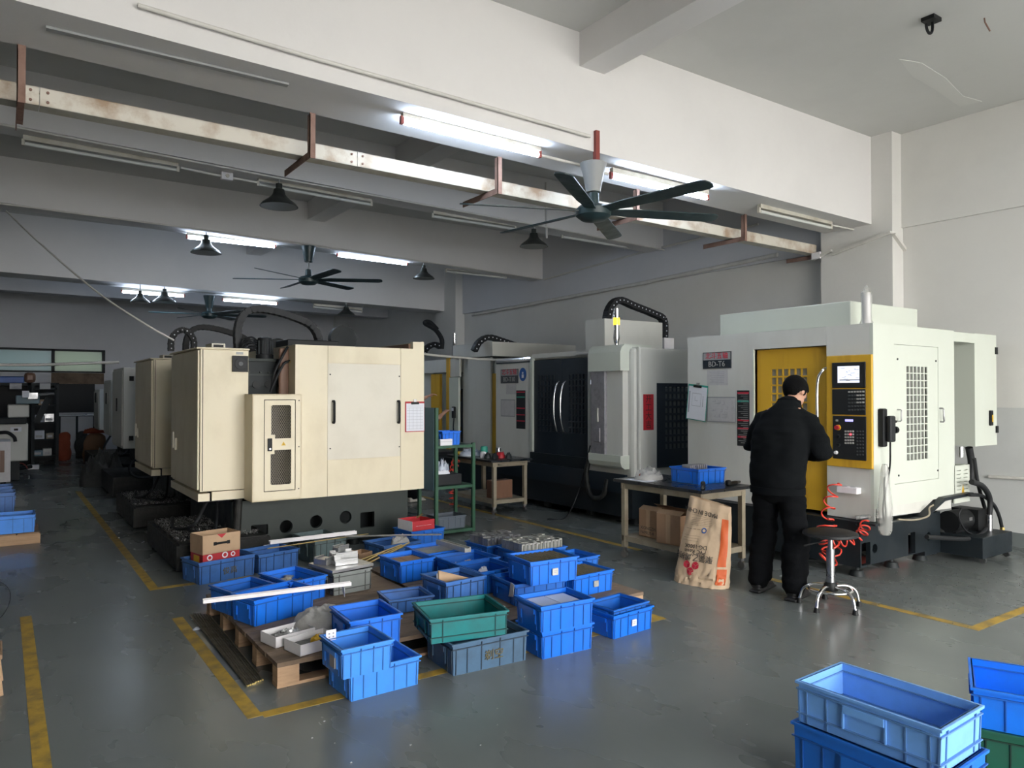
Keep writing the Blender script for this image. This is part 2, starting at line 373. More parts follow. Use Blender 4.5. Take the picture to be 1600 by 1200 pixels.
def clipboard(label, c, right, up, w, h, board, lines, tilt=0):     # a board with paper and a spring clip, hung on a panel; c = centre of the back
    right = Vector(right).normalized(); up = Vector(up).normalized(); n = right.cross(up); q = Matrix.Rotation(R(tilt), 3, n); right = q @ right; up = q @ up; c = Vector(c)
    t = thing('clipboard', label, 'clipboard', c)
    def pl(u0, u1, v0, v1, d0, d1):
        return MB().hexa([c + right * u + up * v + n * d for d in (d0, d1) for u, v in ((u0, v0), (u1, v0), (u1, v1), (u0, v1))])
    pl(-w / 2, w / 2, -h / 2, h / 2, 0, .004).build('board', board, t)
    p = pl(-w / 2 + .012, w / 2 - .004, -h / 2 + .008, h / 2 - .02, .0045, .006).build('paper', 'paper', t)
    lb = MB(); rnd = random.Random(len(label))
    for u0, u1, v0, v1 in lines: lb.v, lb.f = lb.v, lb.f; lb.hexa([c + right * u * w + up * v * h + n * d for d in (.006, .0066) for u, v in ((u0, v0), (u1, v0), (u1, v1), (u0, v1))])
    lb.build('drawing', 'inkgrey', p)
    k = pl(-w * .2, w * .2, h / 2 - .03, h / 2 - .005, .006, .014).build('clip', 'black', t)
    pl(-w * .07, w * .07, h / 2 - .005, h / 2 + .022, .004, .010).build('clip_lever', 'steel', k)
    return t
# ================================================================== the hall
XR = 8.46; YB = 22.0
struct('floor', B(-9, XR + .25, -5, YB + .25, -.2, 0), 'floor')
struct('ground_outside', B(-25, 30, -40, -5, -.22, -.02), 'yard', 'unseen pale concrete yard before the open hall, added to bounce daylight')  # unseen ground added for bounce, kept pale to lift beams and ceiling
struct('ceiling', B(-9, XR + .25, -5, YB + .25, 4.5, 4.7), 'ceil')
cp_ = MB().plate([tuple(onz(a, b, 4.5).xy) for a, b in ((1405, 92), (1440, 98), (1478, 122), (1505, 150), (1534, 158), (1500, 166), (1462, 140), (1425, 118))], [], -.004, 0, mapZ(4.5)); cp_.build('plaster_patch', 'ceilpatch', bpy.data.objects['ceiling'])
wr = struct('wall_right', B(XR, XR + .25, -5, YB + .25, 0, 4.5), 'wall')
B(XR - .035, XR, 2.0, 4.40, 3.43, 4.5).build('edge_beam', 'wall', wr)
B(XR - .05, XR, 5.28, 14.1, 3.30, 4.5).build('edge_beam', 'beamgrey', wr)
B(XR - .03, XR, -4, 4.4, 1.40, 1.46).build('ledge', 'wall', wr)
B(XR - .02, XR, -4, 4.4, 0, 1.40).build('dado', 'lowerwall', wr)
struct('baseboard_right', B(XR - .04, XR, -4, 8, 0, .14), 'skirting')
struct('wall_front', MB().plate([(-9, 0), (-.4, 0), (-.4, 3.9), (8.2, 3.9), (8.2, 0), (XR, 0), (XR, 4.5), (-9, 4.5)], [], -.25, 0, mapY(-4.0)), 'wall')  # unseen wall behind the camera, opening and lintel sized to shape the daylight
struct('wall_left', B(-9.2, -9, -5, YB + .25, 0, 4.5), 'wall')
# back wall with a strip window and a dark doorway below a timber board
wx0, wx1, wz0, wz1 = RY(YB, 0, 545, 162, 582)
wx0 = -2.2
wb = struct('wall_back', MB().plate([(-9, 0), (XR, 0), (XR, 4.5), (-9, 4.5)], [rect(wx0, wx1, wz0, wz1)], 0, .25, mapY(YB)), 'beamgrey')
wn = thing('window_1', 'frosted strip window high in the far back wall', None, (0, YB, 0)); del wn['label']; wn['kind'] = 'structure'
fr = MB()
xs = [wx0, ony(83, 560, YB).x, wx1]
fr.box(wx0, wx1, YB - .02, YB + .1, wz1 - .05, wz1); fr.box(wx0, wx1, YB - .02, YB + .1, wz0, wz0 + .04)
for x in xs: fr.box(x - .035, x + .035, YB - .02, YB + .1, wz0, wz1)
fr.build('window_frame', 'black', wn)
B(xs[0], xs[1], YB + .04, YB + .05, wz0, wz1).build('pane', 'frostblue', wn)
B(xs[1], xs[2], YB + .04, YB + .05, wz0, wz1).build('pane', 'frostgreen', wn)
d0 = RY(YB, 90, 600, 148, 700)
struct('door_1', B(d0[0], d0[1], YB - .03, YB - .001, 1.05, d0[3]), 'black', 'dark shuttered opening in the back wall below the timber board')
bd = RY(YB, 80, 583, 162, 600)
tag(B(bd[0], bd[1], YB - .08, YB - .035, bd[2], bd[3]).build('timber_board', 'wooddeck'), 'wide brown timber board fixed under the far strip window', 'board')
# columns
cf = onx(1410, 215, XR).y
struct('column', B(XR - .23, XR, cf, cf + .88, 0, 4.5), 'wall', 'white column standing at the right wall behind the nearest machine')
struct('column', B(XR - .23, XR, 14.1, 15.0, 0, 4.5), 'wall', 'far white column at the right wall')
# beams across the hall (they sag slightly to the right)
def beam(y0, y1, zl, zr, lab, m='beam', x1=XR):
    k = (zr - zl) / XR; x0 = -9
    mb = MB().hexa([(x0, y0, zl + k * x0), (x1, y0, zl + k * x1), (x1, y1, zl + k * x1), (x0, y1, zl + k * x0), (x0, y0, 4.5), (x1, y0, 4.5), (x1, y1, 4.5), (x0, y1, 4.5)])
    return struct('ceiling_beam', mb, m, lab)
beam(4.63, 5.22, 3.60, 3.49, 'deep white beam nearest the camera', x1=XR - .2)
beam(8.06, 8.40, 3.98, 3.77, 'second beam from the front, carrying unlit tube lights')
beam(11.15, 11.5, 3.92, 3.70, 'third beam from the front, carrying two lit tube lights')
beam(14.6, 15.2, 3.52, 3.40, 'fourth beam, at the far column')
beam(18.0, 18.4, 3.62, 3.55, 'fifth beam, near the back wall', 'beamgrey')
for y0, y1 in ((-5, 4.63), (5.22, 8.06), (8.4, 11.15), (11.5, 14.6), (15.2, 18.0)):
    struct('cross_beam', B(3.87, 4.14, y0, y1, 4.22, 4.5), 'beam')
# painted floor lines
tl = 0
def line(x0, x1, y0, y1):
    global tl; tl += 1
    struct('trim_%d' % tl, B(x0, x1, y0, y1, -.001, .0012), 'yellowline', 'worn yellow floor marking line')
line(.118, .185, 3.56, 6.15); line(-1.5, .118, 3.56, 3.63)
line(.97, 1.04, 6.40, 13.5); line(1.04, 1.75, 6.40, 6.47)
line(.975, 1.045, 3.62, 5.52); line(1.045, 3.70, 3.59, 3.66); line(3.70, 3.77, 3.59, 4.2)
line(5.16, 5.23, 5.3, 10.5)
line(5.25, 5.32, 2.25, 3.9); line(5.32, XR - .05, 2.25, 2.32)
# ------------------------------------------------------------------ hung steel channel with its hangers
ch = thing('steel_channel', 'long rusty white steel channel hung below the nearest beam', 'channel', (3.5, 5.42, 3.4))
def zc(x): return 3.37 - .006 * x
for k, (x0, x1) in enumerate(((-3, .18), (.184, 2.25), (2.254, 5.2), (5.204, 8.28))):
    MB().hexa([(x0, 5.36, zc(x0) - .055), (x1, 5.36, zc(x1) - .055), (x1, 5.365, zc(x1) - .055), (x0, 5.365, zc(x0) - .055), (x0, 5.36, zc(x0) + .055), (x1, 5.36, zc(x1) + .055), (x1, 5.365, zc(x1) + .055), (x0, 5.365, zc(x0) + .055)]).build('channel_web', 'rustwhite', ch)
    for s in (-1, 1):
        z = .055 * s
        MB().hexa([(x0, 5.36, zc(x0) + z - .002), (x1, 5.36, zc(x1) + z - .002), (x1, 5.48, zc(x1) + z - .002), (x0, 5.48, zc(x0) + z - .002), (x0, 5.36, zc(x0) + z + .002), (x1, 5.36, zc(x1) + z + .002), (x1, 5.48, zc(x1) + z + .002), (x0, 5.48, zc(x0) + z + .002)]).build('channel_flange', 'rustwhite' if s > 0 else 'fixture', ch)
bl = MB()
for x in (.18, 2.25, 5.2):
    for dx in (-.045, .045):
        for dz in (-.03, .03): bl.cyl((x + dx, 5.352, zc(x) + dz), (x + dx, 5.36, zc(x) + dz), .009, n=6)
bl.build('bolts', 'rust', ch)
names = ['first', 'second', 'third', 'fourth', 'fifth', 'sixth']
for i, (px, py) in enumerate(((33, 105), (484, 200), (775, 265), (990, 312), (1158, 348), (1288, 375))):
    x = ony(px, py, 5.26).x; z = zc(x) - .06
    h = thing('hanger', 'rusty angle-iron hanger holding the steel channel, %s from the left' % names[i], 'hanger', (x, 5.26, z), group='hangers of the steel channel')
    zt = 3.6 - .0135 * x - .01
    mb = MB(); mb.box(x - .022, x + .022, 5.20, 5.206, z - .05, zt + .06); mb.box(x - .022, x - .016, 5.2, 5.245, z - .05, zt + .005); mb.build('upright', 'rust', h)
    mb = MB(); mb.box(x - .02, x + .02, 5.206, 5.78, z - .006, z); mb.box(x - .02, x - .014, 5.206, 5.78, z - .05, z); mb.build('arm', 'rust', h)
# ------------------------------------------------------------------ fluorescent tubes
ntube = 0
def fixture(a, b, on, lab, drop=.03):     # a, b: the ends of the tube, in the hall
    a, b = Vector(a), Vector(b); c = (a + b) / 2
    t = thing('tube_light', lab, 'tube light', c, group='tube lights')
    d = (b - a).normalized(); u = Vector((0, 0, 1))
    MB().bar(a + u * .055, b + u * .055, .045, .045).build('housing', 'fixture', t)
    for p, s in ((a, 1), (b, -1)): MB().bar(p + u * .04, p - u * .018, .03, .025, up=d).build('socket', 'redcap' if on else 'fixture', t)
    MB().cyl(a + d * .015, b - d * .015, .018, n=12).build('tube', 'tubeon' if on else 'tubeoff', t, smooth=60)
def fx(y, p, q, on, lab): fixture(ony(*p, y), ony(*q, y), on, lab)
fx(4.82, (628, 190), (843, 243), True, 'lit tube light on the nearest beam, left of the big fan')
fx(4.82, (955, 276), (1105, 310), True, 'lit tube light on the nearest beam, right of the big fan')
fx(4.85, (1186, 330), (1298, 356), False, 'unlit dusty tube light at the right end of the nearest beam')
fx(8.3, (36, 224), (278, 266), False, 'unlit tube light at the left end of the second beam')
fx(8.3, (403, 288), (580, 320), False, 'unlit tube light on the second beam beside the large dome lamp')
fx(8.3, (676, 338), (805, 358), False, 'unlit tube light on the second beam behind the fan blades')
fx(8.3, (878, 370), (980, 386), False, 'unlit tube light on the second beam right of the far dome lamp')
fx(11.4, (292, 371), (430, 386), True, 'lit tube light on the third beam, left of the middle fan')
fx(11.4, (527, 399), (636, 413), True, 'lit tube light on the third beam, right of the middle fan')
fx(11.4, (697, 424), (790, 434), False, 'unlit tube light at the right end of the third beam')
fx(15.0, (190, 456), (288, 463), True, 'lit tube light behind two small dome lamps')
fx(15.0, (348, 469), (433, 475), True, 'lit tube light on the fourth beam beside the far fan')
fx(15.0, (490, 480), (565, 487), False, 'unlit tube light on the fourth beam by the last dome lamp')
fx(4.95, (75, 43), (448, 132), False, 'long empty tube light batten under the nearest beam') if 0 else None
tag(MB().bar(onz(72, 44, 3.590), onz(450, 133, 3.568), .045, .014).build('light_batten', 'fangrey'), 'bare metal light batten under the near beam, upper left', 'batten')
# conduits
def pipe(name, pts, r, m, lab, cat='pipe', n=8, sm=0): 
    return tag(MB().tube(cr(pts, sm) if sm else pts, r, n).build(name, m, smooth=60), lab, cat)
pipe('conduit', [ony(215, 8, 4.6), ony(470, 85, 4.6), ony(760, 167, 4.6), ony(922, 213, 4.6)], .014, 'pipe', 'thin white conduit running along the face of the nearest beam', 'conduit')
pipe('conduit', [ony(845, 243, 4.82), ony(895, 255, 4.82), ony(950, 272, 4.82)], .014, 'pipe', 'white conduit between the two lit tubes on the nearest beam', 'conduit')
pipe('conduit', [ony(1300, 352, 4.85), ony(1336, 359, 4.85), ony(1336, 378, 4.85)], .012, 'pipe', 'bent white conduit at the right end of the nearest beam', 'conduit')
pipe('conduit', [ony(0, 194, 8.03), ony(440, 279, 8.03), ony(840, 352, 8.03), ony(1040, 391, 8.03)], .012, 'pipe', 'long thin conduit on the second beam', 'conduit')
pipe('conduit', [ony(0, 318, 11.12), ony(430, 374, 11.12), ony(845, 436, 11.12)], .012, 'pipe', 'long thin conduit on the third beam', 'conduit')
pipe('conduit', [onx(738, 492, XR - .07), onx(1000, 443, XR - .07), onx(1215, 398, XR - .07)], .03, 'pipe', 'grey pipe along the right wall above the machines', 'pipe')
pipe('conduit', [onx(850, 437, XR - .07), onx(1000, 395, XR - .07), onx(1185, 350, XR - .07)], .016, 'pipe', 'thin cable pipe rising along the right wall between the beams', 'pipe')
pipe('conduit', [onx(1545, 745, XR - .04), onx(1600, 748, XR - .04), onx(1680, 752, XR - .04)], .016, 'pipe', 'thin pipe low on the right wall behind the nearest machine', 'pipe')
pipe('conduit', [ony(282, 262, 8.3), ony(340, 274, 8.3), ony(402, 285, 8.3)], .014, 'pipe', 'short white conduit between unlit tubes on the second beam', 'conduit')
jb = ony(354, 276, 8.3); jb_ = thing('junction_box', 'small white junction box on the second beam conduit', 'junction box', jb); B(jb.x - .06, jb.x + .06, 8.26, 8.32, jb.z - .04, jb.z + .04, .006).build('box', 'whitebox', jb_); MB().cyl((jb.x, 8.25, jb.z), (jb.x, 8.26, jb.z), .02).build('knockout', 'fixture', jb_)
pipe('cable', [ony(10, 330, 11.1), ony(60, 378, 10), ony(150, 455, 8.6), ony(225, 505, 8.0), ony(272, 532, 7.9)], .010, 'pipe', 'white cable sagging from the beam down to the cream cabinet', 'cable', sm=8)
pipe('hose', [ony(-60, 570, 13.5), ony(60, 570, 13.4), ony(120, 568, 13.3), ony(186, 566, 13.2)], .022, 'pipe', 'pale hose strung in front of the far strip window', 'hose', sm=5)
pipe('hose', [ony(640, 551, 9.3), ony(700, 557, 9.5), ony(770, 562, 9.45), ony(830, 560, 9.0), onx(905, 553, 6.08), onx(925, 551, 6.06)], .018, 'pipe', 'pale hose strung across above the tool bench', 'hose', sm=6)
cb = thing('cable_trunking', 'white flat trunking wrapped round the near column', 'trunking', (XR - .25, 4.6, 3.2))
xc = XR - .245
MB().bar(onx(1270, 405, xc), onx(1300, 392, xc), .03, .05, up=(1, 0, 0)).build('strip', 'pipe', cb)
MB().bar(onx(1300, 398, xc), onx(1393, 363, xc), .03, .05, up=(1, 0, 0)).build('strip', 'pipe', cb)
MB().bar(ony(1396, 366, cf - .015), ony(1419, 398, cf - .015), .03, .05, up=(0, 1, 0)).build('strip', 'pipe', cb)
MB().box(xc - .03, xc, *sorted((onx(1270, 400, xc).y, onx(1283, 400, xc).y)), onx(1275, 405, xc).z, onx(1275, 395, xc).z).build('junction_box', 'whitebox', cb)
# bare drop rods in front of the second beam
for px, y0, y1, lab in ((853, 280, 420, 'thin pale drop rod left of the big fan hub'),):
    tag(MB().cyl(ony(px, 285, 8.045), ony(px + 1, 372, 8.045), .014, n=8).build('drop_rod', 'pipe'), lab, 'rod')
# ceiling hook
hc = onz(1455, 28, 4.5)
hk = thing('ceiling_hook', 'black iron hook under the ceiling near the right wall', 'hook', hc)
B(hc.x - .06, hc.x + .06, hc.y - .05, hc.y + .05, 4.47, 4.5).build('mount_plate', 'black', hk)
MB().tube([hc + Vector((0.02 - .05 * (1 - math.cos(t)) , 0, -.07 - .06 * math.sin(t))) for t in [i * math.pi / 10 for i in range(11)]], .011).build('hook', 'black', hk)
MB().cyl(hc + Vector((.02, 0, -.075)), hc + Vector((.02, 0, -.02)), .011).build('shank', 'black', hk)
c2 = onz(1538, 28, 4.5)
tag(MB().tube([c2, c2 + Vector((.01, 0, -.03)), c2 + Vector((.05, -.02, -.10))], .006, 6).build('bent_nail', 'rust'), 'small bent nail in the ceiling right of the iron hook', 'nail')
# ------------------------------------------------------------------ ceiling fans
def fan(c, top, r, a0, lab, canopy='fangrey', tilt=0):
    c = Vector(c); t = thing('ceiling_fan', lab, 'fan', c, group='ceiling fans')
    MB().lathe([(.02, -.075), (.10, -.065), (.145, -.03), (.15, .02), (.12, .05), (.05, .07), (.045, .16), (.03, .17)], c, 24).build('motor', 'fan', t, smooth=40)
    MB().cyl(c + Vector((0, 0, .15)), (c.x, c.y, top), .018).build('rod', 'fangrey', t, smooth=60)
    MB().lathe([(.06, top - .24), (.085, top - .10), (.11, top - .01), (.11, top)], (c.x, c.y, 0), 18).build('canopy', canopy, t, smooth=40)
    for k in range(6):
        a = R(a0 + 60 * k); d = Vector((math.cos(a), math.sin(a), 0)); n = Vector((-math.sin(a), math.cos(a), 0)); u = Vector((0, 0, 1))
        tw = n * math.cos(R(12)) - u * math.sin(R(12)); nn = d.cross(tw)
        mb = MB(); P = []
        for s, w in ((.14, .05), (.24, .055), (.34, .068), (r - .06, .072), (r - .015, .055), (r, .02)):
            P.append((c + d * s + u * (.01 + tilt * (s - .14)), w))
        vs = []
        for p, w in P: vs += [p - tw * w - nn * .004, p + tw * w - nn * .004, p + tw * w + nn * .004, p - tw * w + nn * .004]
        q = len(P); fs = [(i * 4 + j, i * 4 + (j + 1) % 4, i * 4 + 4 + (j + 1) % 4, i * 4 + 4 + j) for i in range(q - 1) for j in range(4)] + [(3, 2, 1, 0), tuple(range(q * 4 - 4, q * 4))]
        mb.add(vs, fs).build('blade', 'fan', t, fix=True)
f1 = ony(927, 332, 4.66); fan(f1, 3.46, 1.12, -82, 'large dark ceiling fan hanging from the nearest beam')
MB().box(f1.x - .02, f1.x + .02, 4.60, 4.64, 3.42, 3.72).build('bracket', 'redcap', bpy.data.objects['ceiling_fan'])
f2 = ony(482, 438, 11.1); fan(f2, 3.80, 1.12, -88, 'middle ceiling fan hanging from the third beam', 'fan')
f3 = ony(327, 492, 15.0); fan(f3, 3.42, 1.05, -70, 'farthest ceiling fan, below the fourth beam', 'fan')
# ------------------------------------------------------------------ dome lamps
def dome(p, r, top, lab):
    c = Vector(p); t = thing('dome_lamp', lab, 'pendant lamp', c, group='dome lamps'); k = r / .2
    pr = [(.20, -.075), (.175, -.04), (.12, .0), (.085, .03), (.065, .06), (.055, .11), (.03, .12)]
    pi = [(.03, .10), (.05, .05), (.11, -.01), (.165, -.05), (.192, -.075)]
    MB().lathe([(a * k, b * k) for a, b in pr], c, 24).build('shade', 'domelamp', t, smooth=50)
    MB().lathe([(.001, -.072 * k), (.19 * k, -.0765 * k), (.19 * k, -.0755 * k)], c, 24).build('lens', 'domein', t)
    MB().cyl(c + Vector((0, 0, .115 * k)), c + Vector((0, 0, .17 * k)), .035 * k).build('socket', 'domelamp', t)
    MB().cyl(c + Vector((0, 0, .16 * k)), (c.x, c.y, top), .010, n=8).build('stem', 'fangrey', t)
for px, py, y, r, top, lab in ((436, 312, 8.13, .205, 3.95, 'large dome lamp under the second beam, left of centre'), (834, 377, 8.13, .195, 3.85, 'dome lamp under the second beam, below the big fan'),
    (322, 387, 11.22, .21, 3.85, 'dome lamp in front of the lit tube on the third beam, left'), (662, 429, 11.22, .185, 3.78, 'dome lamp under the third beam, right of the middle fan'),
    (219, 467, 14.7, .17, 3.52, 'small dome lamp, left of the far pair'), (257, 466, 14.7, .20, 3.5, 'small dome lamp, right of the far pair'), (541, 487, 14.7, .18, 3.48, 'last dome lamp, above the cream machine')):
    q = ony(px, py, y); zl, zr = {8: (3.98, 3.77), 11: (3.92, 3.70), 14: (3.52, 3.40)}[int(y)]
    dome(q, r, max(q.z + .2, zl + (zr - zl) * q.x / XR + .005), lab)
# ================================================================== cream machining centres on the left
def warn_sign(parent, c, right, up, s):
    c = Vector(c); right = Vector(right); up = Vector(up); n = right.cross(up)
    def tri(k, d): return [c + right * (math.cos(R(a)) * s * k) + up * (math.sin(R(a)) * s * k) + n * d for a in (90, 210, 330)]
    def pr(k, d0, d1, nm, m, p): 
        v = tri(k, d0) + tri(k, d1); return MB().add(v, [(2, 1, 0), (3, 4, 5), (0, 1, 4, 3), (1, 2, 5, 4), (2, 0, 3, 5)]).build(nm, m, p)
    o = pr(1, 0, .0015, 'warning_sign', 'warn', parent); 
    b = c - up * s * .05
    MB().hexa([b + right * x * s + up * y * s + n * d for d in (.0015, .0025) for x, y in ((-.06, -.3), (.10, .05), (.06, .4), (-.08, .02))]).build('flash_symbol', 'ink', o)
def bowhandle(parent, p, q, out, r=.009, m='black', name='handle', reach=.035):
    p, q, out = Vector(p), Vector(q), Vector(out)
    return MB().tube([p, p + out * reach * .8, p.lerp(q, .06) + out * reach, p.lerp(q, .94) + out * reach, q + out * reach * .8, q], r, 8).build(name, m, parent, smooth=60)
def cream_machine(label, panelmat='cream'):
    t = thing('machining_centre', label, 'machine', (1.25, 6.88, 0), group='cream machining centres along the aisle')
    # chip tank under the rear
    mb = MB(); mb.box(1.25, 2.05, 6.88, 8.42, .015, .23); tr = mb.build('coolant_tank', 'sludge', t)
    for i in range(5): B(1.28, 2.03, 6.90 + i * .30, 7.10 + i * .30, .23, .245 + .008 * (i % 2)).build('tank_cover', 'sludge', tr)
    sw = MB()
    for i in range(1800):
        x, y = random.uniform(1.28, 1.98), random.uniform(6.92, 8.3); a = random.uniform(0, 3.1); l = random.uniform(.003, .012)
        sw.bar((x, y, .262), (x + l * math.cos(a), y + l * math.sin(a), .262 + random.uniform(0, .012)), .003, .002)
    so = sw.build('metal_swarf', 'swarf', tr); so['kind'] = 'stuff'
    cst = MB()
    for x, y in ((1.30, 6.94), (1.30, 8.35)): cst.cyl((x - .015, y, .03), (x + .015, y, .03), .03)
    cst.build('castor', 'black', tr)
    # cast base with round and square openings
    y0 = 7.10; z0, z1 = .07, .54
    holes = [circ(ony(px, py, y0).x, ony(px, py, y0).z, .064) for px, py in ((447, 823), (494, 815), (540, 808))]
    for px0, px1, py0, py1 in ((392, 419, 820, 836), (563, 585, 800, 824)):
        r = RY(y0, px0, py0, px1, py1); holes.append(rrect(r[0], r[1], r[2], r[3], .012))
    mb = MB().plate(rect(1.76, 3.56, z0, z1), holes, 0, .05, mapY(y0)); bs = mb.build('base_casting', 'irongreen', t)
    MB().box(1.80, 3.5, 7.42, 8.9, z0, z1).box(1.76, 1.80, 7.15, 8.9, z0, z1).box(3.52, 3.56, 7.15, 8.9, z0, z1).build('base_core', 'iron', t)
    for x in (1.9, 2.55, 3.0, 3.45):
        for y in (7.2, 8.75): MB().cyl((x, y, 0), (x, y, .05), .055, .04).cyl((x, y, .03), (x, y, .13), .014).build('levelling_foot', 'iron', t, smooth=40)
    # electrical cabinet facing the aisle
    cab = B(1.47, 1.893, 7.05, 8.33, .66, 1.946, .006).build('cabinet', panelmat, t)
    B(1.452, 1.47, 7.07, 8.31, .68, 1.935, .004).build('cabinet_door', panelmat, cab)
    B(1.435, 1.90, 7.035, 8.34, 1.946, 1.962, .004).build('cabinet_roof', panelmat, cab)
    MB().box(1.456, 1.555, 7.045, 8.33, .575, .645).build('skirt', panelmat, cab)
    MB().box(1.575, 1.893, 7.05, 7.08, .575, .655).build('skirt', panelmat, cab)
    B(1.50, 1.85, 7.10, 8.28, .56, .575).build('cabinet_floor', 'black', cab)
    B(1.489, 1.494, 7.046, 7.051, .67, 1.94).build('door_gap', 'black', cab)
    lk = B(1.43, 1.453, 8.0, 8.07, .98, 1.10, .006).build('latch', 'creamgrey', cab)
    B(1.415, 1.43, 8.025, 8.045, 1.0, 1.16).build('lever', 'creamgrey', lk)
    r = RY(7.045, 363, 556, 387, 581)
    fo = B(r[0], r[1], 7.025, 7.05, r[2], r[3]).build('fan_guard', 'black', cab)
    cx, cz = (r[0] + r[1]) / 2, (r[2] + r[3]) / 2
    MB().cyl((cx, 7.018, cz), (cx, 7.026, cz), .052, n=20).build('fan_ring', 'rubber', fo); MB().cyl((cx, 7.012, cz), (cx, 7.02, cz), .02).build('fan_hub', 'keydark', fo)
    pl = RY(7.049, 369, 550, 380, 554); B(pl[0], pl[1], 7.047, 7.05, pl[2], pl[3]).build('name_plate', 'key', cab)
    mb = MB(); mb.box(1.60, 1.72, 7.2, 7.45, 1.962, 2.01); mb.build('top_box', 'creamgrey', cab); B(1.615, 1.705, 7.197, 7.2, 1.975, 2.0).build('top_box_slot', 'black', cab)
    # small guarded cabinet in front
    y1 = 6.80; x0, x1 = 1.86, 2.312
    sm = MB(); sm.plate(rect(x0, x1, .565, 1.54), [rect(1.965, 2.255, .65, 1.49)], 0, .012, mapY(y1)); sm.box(x0, x0 + .01, y1, 7.06, .565, 1.54); sm.box(x1 - .01, x1, y1, 7.05, .565, 1.54); sm.box(x0, x1, y1, 7.05, 1.53, 1.54); sm.box(x0, x1, y1, 7.05, .565, .575)
    so = sm.build('guard_cabinet', panelmat, t)
    B(x0 + .012, x1 - .012, 7.02, 7.04, .58, 1.52).build('guard_back', 'guarddark', so)
    w1 = RY(y1, 424, 633, 455, 685); w2 = RY(y1, 423, 703, 455, 757)
    def notch(w, top):
        a, b, c, d = w; k = .035
        return [(a, c), (b, c), (b, d), (a, d)] if 0 else ([(a + .012, c), (b - .012, c), (b, c + .012), (b, d), (a + k, d), (a + k, d - k), (a, d - k), (a, c + .012)] if not top else [(a + k, c), (b, c), (b, d - .012), (b - .012, d), (a + .012, d), (a, d - .012), (a, c + k), (a + k, c + k)])
    dr = MB().plate(rect(1.972, 2.248, .657, 1.483), [notch(w1, True), notch(w2, False)], .0, .010, mapY(y1 + .001)).build('guard_door', panelmat, so)
    for w in (w1, w2):      # expanded-metal mesh
        me = MB(); a, b, c, d = w; st = .027
        k = int((b - a + d - c) / st) + 1
        for i in range(k):
            for sg in (1, -1):
                # lines of slope +-1.6 clipped to the rectangle
                q = i * st; pts = []
                for j in range(41):
                    u = a + (b - a) * j / 40; v = (c + q * 1.2 - (u - a) * 1.6) if sg > 0 else (d - q * 1.2 + (u - a) * 1.6)
                    if c <= v <= d: pts.append((u, y1 + .012, v))
                if len(pts) > 2: me.bar(pts[0], pts[-1], .0022, .003, up=(0, 1, 0))
        me.build('wire_mesh', 'bench', dr)
    l = RY(y1, 418, 685, 425, 705); lo = B(l[0], l[1], y1 - .012, y1, l[2], l[3], .003).build('door_lock', 'black', dr); MB().cyl(((l[0] + l[1]) / 2, y1 - .015, l[2] + .02), ((l[0] + l[1]) / 2, y1 - .012, l[2] + .02), .008).build('lock_button', 'chrome', lo)
    wp = ony(443, 694, y1); warn_sign(dr, (wp.x, y1 - .0005, wp.z), (1, 0, 0), (0, 0, 1), .024)
    sc = MB()
    for z in (.66, 1.05, 1.48): sc.cyl((2.285, y1 - .004, z), (2.285, y1, z), .006, n=8)
    sc.build('screws', 'black', so)
    # main enclosure
    Y = 7.0; X0, X1 = 2.316, 3.70; Z0, Z1 = .535, 2.015
    en = MB(); en.box(X0, X1, Y + .012, 7.05, Z0, Z1); en.box(X1 - .03, X1, Y + .012, 8.9, Z0, Z1 + .08); en.box(X0, X0 + .02, Y + .05, 8.9, .9, Z1); en.box(X0, X1, 8.85, 8.9, Z0, Z1); en.box(3.57, 3.70, Y + .012, 7.06, Z1, 2.09); en.box(X0 + .03, X1, 7.05, 8.9, Z0, Z0 + .03)
    eo = en.build('enclosure', panelmat, t)
    B(2.35, 3.6, 7.3, 8.5, 1.85, 1.95).build('inner_roof', 'brownsheet', eo); B(3.55, 3.60, 7.06, 8.6, 1.9, 2.07).build('inner_rail', 'brownsheet', eo)
    xa, xb = ony(512, 640, Y).x, ony(626, 640, Y).x; za, zb = (ony(512, 719, Y).z + ony(626, 713, Y).z) / 2, (ony(512, 567, Y).z + ony(626, 570, Y).z) / 2
    g = .002
    for nm, (a, b, c, d) in (('side_panel', (X0, xa - g, Z0, Z1)), ('side_panel', (xb + g, X1, Z0, Z1)), ('upper_panel', (xa + g, xb - g, zb + g, Z1)), ('lower_panel', (xa + g, xb - g, Z0, za - g))):
        B(a, b, Y, Y + .012, c, d).build(nm, panelmat, eo)
    B(X1 - .13, X1, Y, Y + .012, Z1, 2.09).build('raised_corner', panelmat, eo)
    ap = B(xa + g, xb - g, Y + .003, Y + .012, za + g, zb - g).build('access_panel', 'creamgrey', eo)
    for px in (520.5, 622):
        p, q = ony(px, 660, Y), ony(px, 627, Y); bowhandle(ap, p, q, (0, -1, 0), .013)
    sc = MB()
    for px, py in ((516, 585), (624, 588), (516, 701), (624, 698)):
        p = ony(px, py, Y); sc.cyl(p + Vector((0, -.002, 0)), p + Vector((0, .004, 0)), .007, n=8)
    sc.build('screws', 'black', ap)
    # column casting, spindle motor, brown splash sheet
    co = MB().box(1.92, 2.24, 7.35, 8.2, .5, 1.86).box(1.905, 2.255, 7.33, 7.36, 1.62, 1.88).build('column_casting', 'iron', t)
    rb = MB(); rb.box(1.9, 2.26, 7.32, 7.345, 1.72, 1.735); rb.box(1.9, 2.26, 7.31, 7.345, 1.86, 1.885)
    for x in (1.97, 2.08, 2.16): rb.cyl((x, 7.31, 1.75), (x, 7.33, 1.75), .010, n=8)
    rb.build('casting_rib', 'irongreen', co)
    for px, py in ((400, 601), (419, 600)):
        p = ony(px, py, 7.33); MB().cyl(p, p + Vector((0, -.006, 0)), .035, n=16).build('port', 'black', co)
